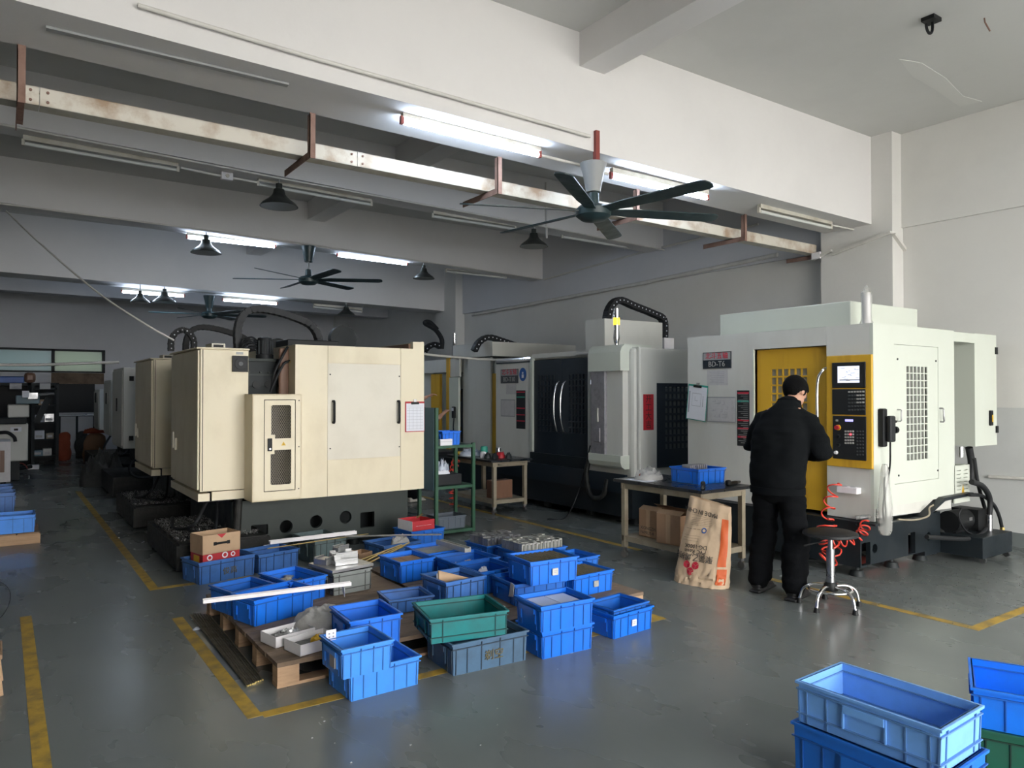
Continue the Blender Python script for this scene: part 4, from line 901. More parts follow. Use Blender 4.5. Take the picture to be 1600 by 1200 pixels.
    MB().plate(hz, [], h0, h1, mp).build('console_hood', 'white', t)
    sl = [(XH, .74), (XH + .02, .69), (XH + .07, .66), (XF - .04, .66), (XF - .04, .82), (XH, .82)]
    MB().plate(sl, [], h0, h1, mp).build('console_shelf', 'white', t)
    pn = MB().bbox(XH + .015, XH + .055, 6.62, 6.87, .81, 1.83, .006).build('pendant_panel', 'greymetal', t)
    MB().bbox(XH, XH + .015, 6.725, 6.755, 1.20, 1.37, .006).build('slot_handle', 'aludull', pn); MB().bbox(XH - .004, XH + .015, 6.69, 6.79, .96, 1.13, .01).build('recessed_grip', 'greymetal', pn)
    B(XH + .055, XF - .04, h0 + .02, h1 - .02, .82, 1.82).build('console_body', 'whitegrey', t)
    cl = B(XF - .1, XF + .0, h1 - .0, h1 + .07, .85, 1.80).build('screen_column', 'black', t)
    c = onx(917, 598, XF - .1); B(XF - .112, XF - .1, h1 + .01, h1 + .06, c.z - .02, c.z + .035).build('status_light', 'screen', cl); c = onx(918, 662, XF - .1); B(XF - .112, XF - .1, h1 + .02, h1 + .05, c.z - .05, c.z + .02).build('red_button', 'redcap', cl)
    # dark base
    bs = MB().box(XF - .12, XF + 2.0, YN + .02, d1 + .05, .10, .55).box(XF - .03, XF + .03, d0 - .2, d1 + .02, .55, .73).build('base', 'basedark', t)
    B(XF - .15, XF - .12, YN + .1, d1 + .9, .38, .60).build('chip_door', 'darkblue', bs); B(XF - .02, XF + 2.0, d1 + .05, yf, .10, .50).build('base', 'basedark', t)
    for y in (6.4, 7.2, 8.1, 9.1): MB().cyl((XF + .1, y, 0), (XF + .1, y, .1), .06, .04).build('levelling_foot', 'iron', t)
    MB().tube(cr([(XF - .13, 6.95, .78), (XF - .17, 6.97, .55), (XF - .2, 6.85, .30), (XF - .18, 6.66, .32), (XF - .14, 6.62, .52)], 8), .03, 8).build('hanging_hose', 'sludge', t, smooth=60)
    MB().tube(cr([(XF - .10, 6.98, .90), (XF - .16, 7.02, .6), (XF - .2, 7.1, .3), (XF - .4, 7.1, .02), (XF - .6, 7.2, .01)], 8), .008, 6).build('lead', 'rubber', t, smooth=60)
    # box above, drag chain, tower lamp
    tb = MB().box(6.25, 7.28, 6.99, 7.36, ZT - .01, 2.49).build('column_cover', 'whitegrey', t)
    yy = 7.05
    pts = [ony(948, 520, yy + .1), ony(950, 488, yy + .1), ony(965, 469, yy + .1), ony(990, 478, yy + .1), ony(1020, 490, yy + .1), ony(1036, 500, yy + .1), ony(1037, 530, yy + .1), ony(1037, 545, yy + .1)]
    chain('cable_chain', 'rubber', t, pts, (0, 1, 0), .10, .075, 'paper')
    r = RY(yy, 1038, 528, 1053, 545); B(r[0], r[1], yy, yy + .2, ZT, r[3]).build('limit_box', 'whitebox', t)
    c = Vector((5.99, 6.49, 0)); tw = MB().lathe([(.03, 2.10), (.022, 2.13), (.03, 2.15), (.04, 2.2), (.03, 2.30), (.032, 2.36)], c, 16).build('tower_lamp', 'chrome', t, smooth=50)
    MB().lathe([(.038, 2.355), (.038, 2.44)], c, 16).build('lamp_lens', 'amber', tw, smooth=50); MB().lathe([(.034, 2.44), (.034, 2.55), (.02, 2.56)], c, 16).build('lamp_cap', 'chrome', tw, smooth=50)
    return t
big_machine()
# ================================================================== open machine behind the tool bench, and one more beyond it
def open_machine():
    XF = 6.25; t = thing('machining_centre', 'white machining centre with an open yellow-edged door behind the tool bench', 'machine', (XF, 9.7, 0))
    B(XF + .02, XF + 1.6, 9.50, 9.54, .5, 2.08).build('side_panel', 'whitegrey', t); B(XF - .02, XF + .02, 9.60, 10.27, .45, 2.10).build('front_panel', 'whitegrey', t)
    B(XF - .0, XF + .03, 9.48, 9.58, .45, 1.85).build('edge_strip', 'yellow', t); B(XF + .04, XF + .08, 10.27, 10.53, .45, 2.10).build('front_panel', 'whitegrey', t)
    B(XF - .05, XF - .01, 10.53, 10.83, .715, 1.81).build('sliding_door', 'white', t); B(XF - .03, XF + .01, 10.53, 10.83, 1.82, 2.12).build('door_head', 'whitegrey', t); B(XF - .05, XF - .01, 10.83, 10.93, .6, 2.14).build('door_edge', 'yellow', t)
    MB().plate(rect(11.25, 11.56, .65, 1.88), [], 0, .05, mapX(XF)).build('door_frame', 'yellow', t); B(XF + .6, XF + .62, 10.2, 12.2, .6, 2.05).build('inner_wall', 'white', t)
    MB().plate(rect(11.0, 11.5, .75, 1.60), [rect(11.06, 11.26, .95, 1.4), rect(11.3, 11.45, .95, 1.4)], 0, .04, mapX(XF + .5)).build('tool_guard', 'yellow', t); B(XF + .3, XF + .45, 10.95, 11.03, .7, 1.62).build('spindle', 'iron', t)
    B(XF + .2, XF + .5, 11.0, 11.5, 1.96, 2.0).build('work_light', 'screen', t)
    B(XF - .02, XF + 1.6, 10.93, 12.2, 1.90, 2.12).build('top_panel', 'whitegrey', t); B(XF + .05, XF + .12, 11.56, 12.2, .45, 1.90).build('front_panel', 'whitegrey', t)
    MB().box(XF - .05, XF + 1.6, 9.5, 10.7, 2.12, 2.34).build('roof_box', 'whitegrey', t); B(XF, XF + 1.5, 9.5, 12.1, 0, .45).build('base', 'basedark', t)
    yy = 9.75; pts = [ony(741, 548, yy), ony(748, 535, yy), ony(763, 527, yy), ony(785, 533, yy), ony(815, 543, yy), ony(835, 548, yy)]
    chain('cable_chain', 'rubber', t, pts, (0, 1, 0), .1, .08, 'paper')
    p = ony(715, 555, 10.2); MB().cyl((XF - .0, 10.75, 2.12), (XF - .0, 10.75, 2.55), .03).build('signal_lamp', 'chrome', t)
    hd = onx(711, 640, XF - .06); h = B(XF - .10, XF - .06, hd.y - .03, hd.y + .05, hd.z - .14, hd.z + .05, .01).build('pendant_control', 'black', t); B(XF - .104, XF - .10, hd.y - .02, hd.y + .04, hd.z - .02, hd.z + .03).build('pendant_face', 'paper', h)
    MB().tube(cr([(XF - .08, hd.y, hd.z - .14), (XF - .08, hd.y + .02, hd.z - .3), (XF - .08, hd.y, hd.z - .42)], 6), .012, 6).build('lead', 'rubber', t)
    return t
open_machine()
t = thing('far_machine', 'far machine by the second column with a dark hose loop', 'machine', (6.2, 12.9, 0))
B(6.2, 7.9, 12.9, 14.05, 0, 2.0, .02).build('body', 'whitegrey', t)
chain('cable_chain', 'rubber', t, [ony(662, 555, 13.2), ony(665, 545, 13.2), ony(678, 538, 13.2), ony(688, 542, 13.2)], (0, 1, 0), .1, .1, 'paper')
MB().tube(cr([ony(690, 545, 13.2), ony(690, 530, 13.2), ony(680, 515, 13.2), ony(664, 505, 13.2), ony(672, 504, 13.2), ony(683, 515, 13.2)], 8), .05, 8).build('hose_loop', 'rubber', t, smooth=60)
# ================================================================== crates
CM = {}
def crate(label, x, y, z, rot, L, Wd, H, m, style=0, sticker=None, chars=None, corner=True, tilt=(0, 0), back=None):
    """x, y: the near left corner of the base (rim outline); rot: of the long side from +x"""
    a, b = L / 2, Wd / 2; cr_, sr_ = math.cos(R(rot)), math.sin(R(rot))
    t = thing('crate', label, 'crate', (x + cr_ * a - sr_ * b, y + sr_ * a + cr_ * b, z), rot, 'plastic crates')
    t.rotation_euler = (R(tilt[0]), R(tilt[1]), R(rot))
    key = (round(L, 3), round(Wd, 3), round(H, 3), style)
    if key not in CM:
        tp = .006 if style != 2 else .03; th = .005; o = .010
        A0, B0, A1, B1 = a - o - tp, b - o - tp, a - o, b - o
        bd = MB()
        def ring(A, Bb, zz): return [(-A, -Bb, zz), (A, -Bb, zz), (A, Bb, zz), (-A, Bb, zz)]
        vs = ring(A0, B0, 0) + ring(A1, B1, H) + ring(A1 - th, B1 - th, H) + ring(A0 - th, B0 - th, .006)
        fs = [(3, 2, 1, 0), (12, 13, 14, 15)]
        for k in range(3):
            for i in range(4): fs.append((k * 4 + i, k * 4 + (i + 1) % 4, k * 4 + 4 + (i + 1) % 4, k * 4 + 4 + i))
        bd.add(vs, fs)
        fr = lambda A, Bb, w, z0, z1: MB().plate([(-A, -Bb), (A, -Bb), (A, Bb), (-A, Bb)], [[(-A + w, -Bb + w), (A - w, -Bb + w), (A - w, Bb - w), (-A + w, Bb - w)]], z0, z1, mapZ(0))
        rim = fr(a, b, .016, H - .010, H)
        fl = fr(a - .003, b - .003, .02, H * .80, H * .80 + .005)
        rb = MB(); zt = H * .80
        def lerpA(zz): return A0 + (A1 - A0) * zz / H, B0 + (B1 - B0) * zz / H
        RO = .0045
        fl_l = (-.44, -.30, -.12, .12, .30, .44) if style != 1 else (-.47, -.33, .33, .47)
        for f in fl_l:
            xx = f * L
            for s in (-1, 1):
                lo, hi = lerpA(.004), lerpA(zt); up = lerpA(H - .01)
                rb.hexa([(xx - .0025, s * (lo[1] - .002), .004), (xx + .0025, s * (lo[1] - .002), .004), (xx + .0025, s * (lo[1] + RO), .004), (xx - .0025, s * (lo[1] + RO), .004)] + [(xx - .0025, s * (hi[1] - .002), zt), (xx + .0025, s * (hi[1] - .002), zt), (xx + .0025, s * (hi[1] + RO), zt), (xx - .0025, s * (hi[1] + RO), zt)])
            if abs(f) in (.12, .33):
                for s in (-1, 1): rb.box(xx - .002, xx + .002, s * (b - .012), s * (b - .003), zt, H - .008)
        for f in (-.42, -.27, .27, .42):
            yy = f * Wd
            for s in (-1, 1):
                lo, hi = lerpA(.004), lerpA(zt)
                rb.hexa([(s * (lo[0] - .002), yy - .0025, .004), (s * (lo[0] - .002), yy + .0025, .004), (s * (lo[0] + RO), yy + .0025, .004), (s * (lo[0] + RO), yy - .0025, .004)] + [(s * (hi[0] - .002), yy - .0025, zt), (s * (hi[0] - .002), yy + .0025, zt), (s * (hi[0] + RO), yy + .0025, zt), (s * (hi[0] + RO), yy - .0025, zt)])
        if style == 1:
            rb2 = fr(a - .004, b - .004, .02, H * .22, H * .22 + .004); rb.v, rb.f = rb.v, rb.f; rb.add(rb2.v, rb2.f)
        hd = [MB(), MB()]; hw = min(.075, Wd * .25)
        for s in (-1, 1):
            hd_ = hd[(s + 1) // 2]; hd_.box(s * (a - .012), s * (a + .002), -hw, hw, H * .62, H * .80); hd_.box(s * (a - .012), s * (a - .004), -hw - .006, -hw, H * .25, H * .8); hd_.box(s * (a - .012), s * (a - .002), hw, hw + .006, H * .25, H * .8)
        CM[key] = [q.mesh(n) for q, n in ((bd, 'body'), (rim, 'rim'), (fl, 'flange'), (rb, 'ribs'), (hd[0], 'handle'), (hd[1], 'handle'))]
        for me in CM[key]:
            q = bmesh.new(); q.from_mesh(me); bmesh.ops.recalc_face_normals(q, faces=q.faces[:]); q.to_mesh(me); q.free(); me.materials.append(None)
    for me in CM[key]:
        n = me.name.split('.')[0]; o_ = bpy.data.objects.new(n, me); C.objects.link(o_); o_.parent = t
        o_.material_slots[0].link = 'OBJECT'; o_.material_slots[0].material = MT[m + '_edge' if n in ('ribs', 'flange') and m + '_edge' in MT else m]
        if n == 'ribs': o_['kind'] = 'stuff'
    if sticker:     # (face, u, v, size, material)
        f, u, v, s, sm_ = sticker
        if f == 'front': p = MB().box(u * L - s / 2, u * L + s / 2, -b - .001, -b + .008, v * H - s / 2, v * H + s / 2)
        else: p = MB().box(-a - .002, -a + .006, u * Wd - s / 2, u * Wd + s / 2, v * H - s / 2, v * H + s / 2)
        st = p.build('sticker', sm_, t, local=True)
        if f == 'front':
            MB().box(u * L - s * .3, u * L + s * .3, -b - .002, -b - .001, v * H + s * .1, v * H + s * .2).box(u * L - s * .3, u * L + s * .15, -b - .002, -b - .001, v * H - s * .15, v * H - s * .05).build('print', 'inkgrey', st, local=True)
    if chars: text(chars, H * .36, 'inkbrown', t, (.02, -b + .008, H * .42), (1, 0, 0), (0, 0, 1), 'painted_characters', .003, local=True)
    return t
def inside(t, z=0): return t.matrix_basis
PZ = .135; h15 = .15
# rear left of the pallet, on the floor
c1 = crate('blue crate with two brown painted characters, holding the red fruit carton', 1.315, 6.33, 0, 13, .50, .34, .18, 'blueworn', chars='俊高')
c2 = crate('empty blue crate with a paper tag inside, next to the lettered crate', 1.815, 6.43, 0, 13, .40, .34, .165, 'blueworn')
c3 = crate('large grey-green crate below the long pale rail, near the cream machine', 2.33, 6.50, 0, 8, .34, .46, .22, 'greycrate2')
# left edge of the pallet
c4 = crate('blue crate behind the white rail, on the left pallet edge', 1.205, 4.85, PZ, 15, .31, .30, .155, 'blue2')
c5 = crate('bright blue empty crate under the white rail at the pallet edge', 1.262, 4.56, PZ, 16, .445, .27, .16, 'blue')
c6 = crate('blue crate holding bright metal offcuts behind the white rail', 1.585, 4.89, PZ, 14, .30, .40, .155, 'blue')
c7 = crate('grey crate heaped with aluminium plates', 1.905, 4.94, PZ, 6, .31, .36, .155, 'greycrate', style=1)
c8 = crate('blue crate with two brown flat slabs inside, middle of the pallets', 2.435, 4.98, PZ, 4, .31, .34, .16, 'blue')
c9 = crate('blue crate of dark strips under the short pale profile', 2.77, 5.18, PZ, 3, .36, .38, .145, 'blue')
c10 = crate('blue crate with paper scraps in front of the short pale profile', 2.78, 4.77, PZ, 2, .42, .36, .145, 'blue2')
c11 = crate('worn blue crate holding a beige cone-shaped piece', 2.415, 4.26, PZ, 4, .335, .32, .165, 'blueworn')
c12 = crate('shallow faded blue crate left of the green crate', 2.04, 4.33, PZ, -8, .31, .27, .09, 'blueworn')
c13 = crate('empty bright blue crate behind the two tag-marked stack crates', 1.565, 3.82, PZ, -3, .315, .35, .17, 'blue')
# near stacks
c15 = crate('sky blue crate on the floor, bottom of the nearest stack', 1.44, 3.51, 0, 1.5, .41, .31, .155, 'bluelight')
c14 = crate('sky blue crate with a white tag on the rim, top of the nearest stack', 1.36, 3.42, .155, 1, .285, .29, .15, 'bluelight', sticker=('side', -.12, .45, .06, 'inkgrey'))
c17 = crate('dark worn blue crate with brown characters, under the green crate', 2.03, 3.51, 0, -3, .50, .36, .175, 'bluedark', chars='剃空')
c16 = crate('teal green crate sitting askew on the dark worn crate', 1.925, 3.575, .176, -12, .47, .37, .14, 'green', style=1)
c19 = crate('blue crate on the floor below the one with clear trays', 2.585, 3.435, 0, -3, .385, .29, .16, 'blue')
c18 = crate('blue crate holding clear plastic trays, top of its stack', 2.565, 3.42, .160, -4, .39, .30, .155, 'blue')
c20 = crate('blue crate with a white square label on the floor at the right corner', 3.165, 3.46, 0, 4, .385, .29, .15, 'blue', sticker=('front', .0, .5, .04, 'paper'))
c21 = crate('empty blue crate nested in the labelled corner crate', 3.18, 3.475, .075, 5, .345, .26, .105, 'blue2')
# rear right group
c23 = crate('blue crate below the one packed with dark rods', 2.80, 4.02, PZ, -4, .42, .34, .145, 'blue2')
c22 = crate('blue crate packed with dark rods, silver label on its front, top of the group', 2.855, 3.92, PZ + .145, -4, .395, .32, .16, 'blue', sticker=('front', .0, .48, .045, 'aludull'))
c24 = crate('blue crate of dark rods with a grey label, right of the raised one', 3.25, 3.95, PZ, 2, .385, .34, .15, 'blue', sticker=('front', .04, .48, .042, 'aludull'))
c25 = crate('deep blue crate behind the worn crate, left of the raised one', 2.76, 4.38, PZ, 2, .34, .37, .16, 'blue2')
c26 = crate('blue crate stacked with bright aluminium blocks, at the far edge', 3.32, 5.17, PZ, 4, .42, .32, .14, 'blue2')
c27 = crate('blue crate stacked with dull aluminium blocks, behind the raised crate', 3.35, 4.72, PZ, 2, .48, .34, .16, 'blue2')
c28 = crate('blue crate just showing its rim behind the crate of dark rods', 3.50, 4.36, PZ, 2, .36, .30, .15, 'blue2')
# by the rack
c29 = crate('worn blue crate with a rag hanging over its side, near the green rack', 2.86, 6.18, 0, 8, .42, .36, .16, 'blueworn')
c30 = crate('blue crate under the red and white carton, near the green rack', 3.26, 6.42, 0, 6, .40, .34, .21, 'blue2')
# right foreground
g0 = onz(1472, 1142, .43)
c31 = crate('pale blue long crate in the right foreground, topmost of its stack', g0.x, g0.y, .27, 2, .335, .54, .16, 'bluepale', style=1)
c32 = crate('deep blue crate under the pale blue one in the right foreground', g0.x - .015, g0.y - .01, 0, 2, .365, .56, .272, 'blue2')
g1 = onz(1495, 1027, .36)
c33 = crate('blue crate cut by the right picture edge, standing on a green one', 3.23, 1.416, .20, -65, .60, .40, .16, 'blue')
c34 = crate('dark green crate under the one at the right picture edge', 3.235, 1.40, 0, -65, .59, .39, .20, 'greend')
# left edge of the picture
q = onz(0, 853)
pl = thing('pallet', 'short wooden pallet at the left picture edge below a blue crate', 'pallet', (q.x, q.y, 0))
gx = onz(63, 848).x
B(gx - 1.0, gx, q.y - .05, q.y + .10, 0, .10).build('runner', 'woodlight', pl); B(gx - 1.0, gx, q.y + .5, q.y + .62, 0, .10).build('runner', 'woodlight', pl)
for i in range(5): B(gx - 1.0 + i * .2, gx - .81 + i * .2, q.y - .05, q.y + .62, .10, .115).build('deck_board', 'wood', pl)
crate('blue crate on the short pallet at the left picture edge', gx - .56, q.y - .03, .115, 0, .52, .36, .18, 'bluelight')
crate('blue crate behind the one on the left pallet', gx - .70, q.y + 1.0, .20, 0, .50, .36, .22, 'blueworn')
crate('dark blue crate at the left edge in front of the white cabinet', gx - .72, q.y + 1.5, .20, 0, .50, .34, .24, 'blueworn')
# ------------------------------------------------------------------ pallets
def pallet(label, x0, x1, y0, y1):
    t = thing('pallet', label, 'pallet', (x0, y0, 0), group='wooden pallets under the crates'); n = 5
    for i in range(n):
        y = y0 + (y1 - y0 - .09) * i / (n - 1)
        B(x0, x1, y, y + .09, .0, .016).build('bottom_board', 'woodlight', t)
        for x in (x0, (x0 + x1) / 2 - .06, x1 - .12): B(x + .002, x + .118, y + .002, y + .088, .016, .108).build('block', 'woodlight', t)
    k = 8; w = (y1 - y0) / k
    for i in range(k): B(x0 - .004 * (i % 2), x1, y0 + i * w, y0 + (i + 1) * w - .003, .108, .132 + .001 * (i % 2)).build('deck_board', 'wooddeck', t)
    return t
pallet('left wooden pallet with stacked-ply blocks showing at its edge', 1.20, 2.42, 3.90, 5.52)
pallet('right wooden pallet, mostly hidden under the blue crates', 2.46, 3.78, 3.82, 5.60)
# ------------------------------------------------------------------ what the crates hold
def local(t, x, y, z): return t.matrix_basis @ Vector((x, y, z))
def frame(t): return t.matrix_basis.copy()
# red fruit carton
fc = thing('carton', 'open red and brown fruit carton with black carrying handle', 'carton', local(c1, -.03, 0, .012), 13); 
def shell(L, Wd, H, th=.004, tp=0):
    m = MB(); m.box(-L / 2, L / 2, -Wd / 2, Wd / 2, 0, th)
    for s in (-1, 1):
        m.box(-L / 2, L / 2, s * Wd / 2 - (th if s > 0 else 0), s * Wd / 2 + (th if s < 0 else 0), 0, H); m.box(s * L / 2 - (th if s > 0 else 0), s * L / 2 + (th if s < 0 else 0), -Wd / 2, Wd / 2, 0, H)
    return m
shell(.32, .22, .215).build('body', 'red', fc, local=True); shell(.326, .226, .155).xf(Matrix.Translation((0, 0, .215))).build('upper_walls', 'cardlight', fc, local=True)
MB().tube([(-.05, -.114, .293), (-.035, -.124, .296), (.035, -.124, .296), (.05, -.114, .293)], .009).box(-.07, -.045, -.118, -.113, .28, .308).box(.045, .07, -.118, -.113, .28, .308).build('carry_handle', 'black', fc, local=True)
mb = MB()
for u, v, r in ((-.10, .185, .024), (.03, .19, .026), (.10, .188, .02)): mb.plate(circ(u, v, r, 14), [circ(u, v, r * .6, 14)], 0, .001, mapY(-.1115))
mb.build('swirl_print', 'paper', fc, local=True)['kind'] = 'stuff'; MB().plate([(-.04, .369), (.04, .369), (0, .335)], [], 0, .001, mapY(-.1142)).build('red_flap', 'red', fc, local=True)
B(-.1612, -.160, -.05, .05, .10, .20).build('side_print', 'warn', fc, local=True)
# long white rail and other profiles
def rail(name, label, p, q, w, h, m, cat='rail', tagp=None, slots=1):
    p, q = Vector(p), Vector(q); t = thing(name, label, cat, p); d = (q - p).normalized(); s = d.cross(Vector((0, 0, 1))).normalized(); u = s.cross(d)
    MB().bar(p, q, w, h).build('profile', m, t)
    for k in (-1, 1): MB().bar(p + s * w * .38 * k + u * h * .62, q + s * w * .38 * k + u * h * .62, w * .22, h * .3).build('lip', m, t)
    if tagp: MB().hexa([q + s * a + u * b + d * c for c in (-.05, -.049) for a, b in ((-.01, .01), (.04, -.02), (.045, -.07), (-.02, -.05))]).build('paper_tag', 'paper', t)
    return t
rail('aluminium_rail', 'long white aluminium rail lying across the blue crates, paper tag at its end', onz(317, 940, .33), onz(548, 912, .33), .036, .017, 'whitebox', tagp=1)
rail('aluminium_rail', 'long pale rail resting on the grey-green crate', onz(421, 848, .255), onz(556, 832, .255), .045, .022, 'whitebox')
tag(MB().bar(onz(418, 857, .235), onz(575, 834, .235), .015, .006).build('flat_strip', 'brass'), 'thin yellowish strip below the pale rail on the grey-green crate', 'strip')
tag(MB().bar(onz(540, 838, .24), onz(690, 835, .24), .02, .012).build('flat_strip', 'alu'), 'thin bright strip lying level in front of the red and white carton', 'strip')
rail('aluminium_profile', 'short pale ribbed profile lying across two blue crates', onz(686, 847, .31), onz(731, 860, .31), .06, .03, 'aludull', 'profile')
for i, (a, b) in enumerate((((560, 882), (640, 848)), ((563, 886), (632, 853)), ((556, 878), (628, 851)), ((566, 880), (600, 862)))):
    tag(MB().bar(onz(*a, .145 + .012 * i), onz(*b, .27 - .02 * i), .022, .006).build('brass_strip', 'brass'), 'narrow brass strip in the bunch leaning towards the worn crate', 'strip', 'brass strips')
# brass rods on the floor by the pallet
for i in range(13):
    u = i % 8 + (.5 if i > 7 else 0); k = i // 8
    a = onz(300 + 3.8 * u, 963 - .3 * u); b = onz(386 + 3.5 * u, 1072 - 1.2 * u + 4 * k)
    if i == 12: b = onz(382, 1067); a = onz(297, 964)
    dz = .005 + .009 * k
    r = thing('brass_rod', 'long dark brass rod with a bright cut end, in the bundle beside the pallet', 'rod', (a.x, a.y, 0), group='brass rods in the floor bundle')
    a, b = Vector((a.x, a.y, dz)), Vector((b.x, b.y, dz)); MB().cyl(a, b, .0048, n=8).build('shaft', 'rod', r, smooth=60); e = (b - a).normalized(); MB().cyl(b, b + e * .003, .0042, n=8).build('cut_end', 'brass', r)
p = onz(309, 983); tag(heap('plastic_scrap', 'clearplastic', (p.x, p.y, .0), .04, .02, .012, 30, 5), 'scrap of clear plastic on the yellow line', 'scrap')
# two white trays on the pallet
def tray(label, x, y, z, rot, L, Wd, H, fill, seed, extra=None):
    t = thing('box_tray', label, 'tray', (x, y, z), rot); shell(L, Wd, H, .004).build('body', 'whitebox', t, local=True)
    B(-L / 2 + .01, L / 2 - .01, -Wd / 2 + .01, Wd / 2 - .01, .004, H * .45).build('filling', fill, t, local=True)
    return t
p = onz(444, 1010, PZ); q = onz(480, 1033, PZ)
tray('white cardboard tray of small metal bits on the pallet', 1.365, 4.235, PZ, 12, .25, .17, .06, 'soil', 1)
tray('white cardboard tray with a yellow glove on the pallet', 1.435, 4.03, PZ, 12, .25, .17, .06, 'soil', 2)
tag(heap('small_parts', 'swarf', (1.37, 4.24, PZ + .026), .08, .05, .022, 0, 3, .9, 14), 'loose metal bits in the rear white tray', 'parts', kind='stuff')
tag(heap('glove', 'warn', (1.475, 4.04, PZ + .026), .055, .035, .03, 20, 8), 'yellowish glove in the front white tray', 'glove')
tag(heap('dust_sheet', 'cloth', (1.62, 4.35, PZ), .20, .17, .105, 30, 4, .2, 7, 44), 'crumpled grey cloth heaped between the crates', 'cloth')
tag(heap('plastic_bag', 'clearplastic', (1.93, 4.22, PZ), .06, .05, .09, 0, 14, .6, 9), 'crumpled clear bag beside the shallow blue crate', 'bag')
# offcuts in crate c6
rnd = random.Random(11)
for i in range(16):
    c = local(c6, rnd.uniform(-.10, .06), rnd.uniform(-.13, .10), .075 + rnd.uniform(0, .04)); a = rnd.uniform(0, 3.1); l = rnd.uniform(.05, .10)
    tag(MB().bar(c, c + Vector((l * math.cos(a), l * math.sin(a), rnd.uniform(-.01, .02))), .03, .015).build('metal_offcut', 'alu'), 'bright metal offcut in the blue crate behind the white rail', 'offcut', 'offcuts in the blue crate')
tag(B(-.12, .12, -.16, .16, .007, .075).xf(frame(c6)).build('offcut_fill', 'swarf'), 'layer of dark swarf filling the offcut crate', 'swarf', kind='stuff')
# aluminium plates heaped on the grey crate
labs = ['lowest wide aluminium slab on the grey crate', 'left tilted aluminium block on the grey crate', 'middle aluminium block on the grey crate', 'large channelled aluminium block on top of the grey crate', 'small grooved aluminium block at the back of the grey crate', 'narrow aluminium block leaning on the large one']
for i, (x, y, z, l, w, h, r) in enumerate(((0, 0, .158, .34, .33, .022, 0), (-.10, .06, .181, .10, .12, .04, 20), (.01, -.01, .181, .17, .16, .03, -12), (.035, .03, .212, .17, .13, .035, -8), (.05, .10, .248, .11, .06, .03, 15), (-.04, .0, .212, .05, .12, .03, -20))):
    t = thing('aluminium_block', labs[i], 'metal block', local(c7, x, y, z), 10 + r, 'aluminium blocks on the grey crate')
    B(-l / 2, l / 2, -w / 2, w / 2, 0, h, .003).build('body', 'alu', t, local=True)
    if i > 0:
        for s in (-1, 1): B(-l / 2, l / 2, s * w * .42 - .005, s * w * .42 + .005, h, h + .012).build('lip', 'alu', t, local=True)
# slabs in c8, strips in c9, rods in c22 and c24, trays in c18, blocks in c26 and c27
for i, x in enumerate((-.07, .07)):
    tag(B(x - .066, x + .066, -.14, .14, .02, .125).xf(frame(c8)).build('slab', 'card'), 'brown flat slab, %s of the pair in the middle blue crate' % ('left' if i == 0 else 'right'), 'slab', 'slabs in the middle crate')
B9 = MB()
for i in range(22): B9.box(-.15 + i * .0137, -.15 + i * .0137 + .010, -.16, .16, .02, .118)
tag(B9.xf(frame(c9)).build('strip_layer', 'aludull'), 'rows of thin grey strips filling the crate under the short profile', 'strips', kind='stuff')
for t, lab, zt in ((c22, 'dark rod ends packed upright in the raised blue crate', .148), (c24, 'dark rod ends packed upright in the right blue crate', .138)):
    mb = MB(); mb.box(-.17, .17, -.135, .135, .02, zt - .012)
    for i in range(26):
        for j in range(16):
            x, y = -.165 + i * .0132, -.125 + j * .0165; mb.cyl((x, y, .1), (x, y, zt - .004 + .004 * ((i * 7 + j * 3) % 3)), .0055, n=6)
    tag(mb.xf(frame(t)).build('rod_ends', 'rod'), lab, 'rods', kind='stuff')
for i in range(6):
    k, s = i // 2, i % 2
    tag(MB().bbox(-.15 + s * .145, -.01 + s * .145, -.10, .10, .06 + k * .027, .083 + k * .027, .004).xf(frame(c18)).build('plastic_tray', 'clearplastic'), 'clear plastic parts tray, %s, %s stack in the blue crate' % (('lowest', 'middle', 'uppermost')[k], ('left', 'right')[s]), 'tray', 'clear trays in the blue crate')
B(-.15, .14, -.10, .10, .012, .058).xf(frame(c18)).build('tray_spacer', 'cardlight'); tag(bpy.data.objects['tray_spacer'], 'cardboard bed below the clear trays in the blue crate', 'cardboard')
for t, m_, lab, g, nx, ny, zt, hh in ((c26, 'alu', 'bright aluminium block standing in the far blue crate', 'bright aluminium blocks', 9, 4, .19, .17), (c27, 'aludull', 'dull aluminium block standing in the crate behind the raised one', 'dull aluminium blocks', 11, 5, .215, .18)):
    base = None
    for i in range(nx):
        for j in range(ny):
            lx, ly = (.36 if t is c26 else .42) / nx, (.26 if t is c26 else .28) / ny
            x, y = (i - (nx - 1) / 2) * lx, (j - (ny - 1) / 2) * ly
            if base is None:
                mb = MB(); mb.box(-lx * .44, -lx * .30, -ly * .42, ly * .42, 0, hh); mb.box(lx * .30, lx * .44, -ly * .42, ly * .42, 0, hh); mb.box(-lx * .44, lx * .44, -ly * .42, ly * .42, hh - .012, hh); mb.box(-lx * .44, lx * .44, -ly * .1, ly * .1, 0, hh)
                base = o = mb.build('aluminium_bar', m_)
            else: o = base.copy(); C.objects.link(o)
            o.location = local(t, x, y, zt - hh + .012 * random.random()); o.rotation_euler = t.rotation_euler; tag(o, lab, 'metal block', g)
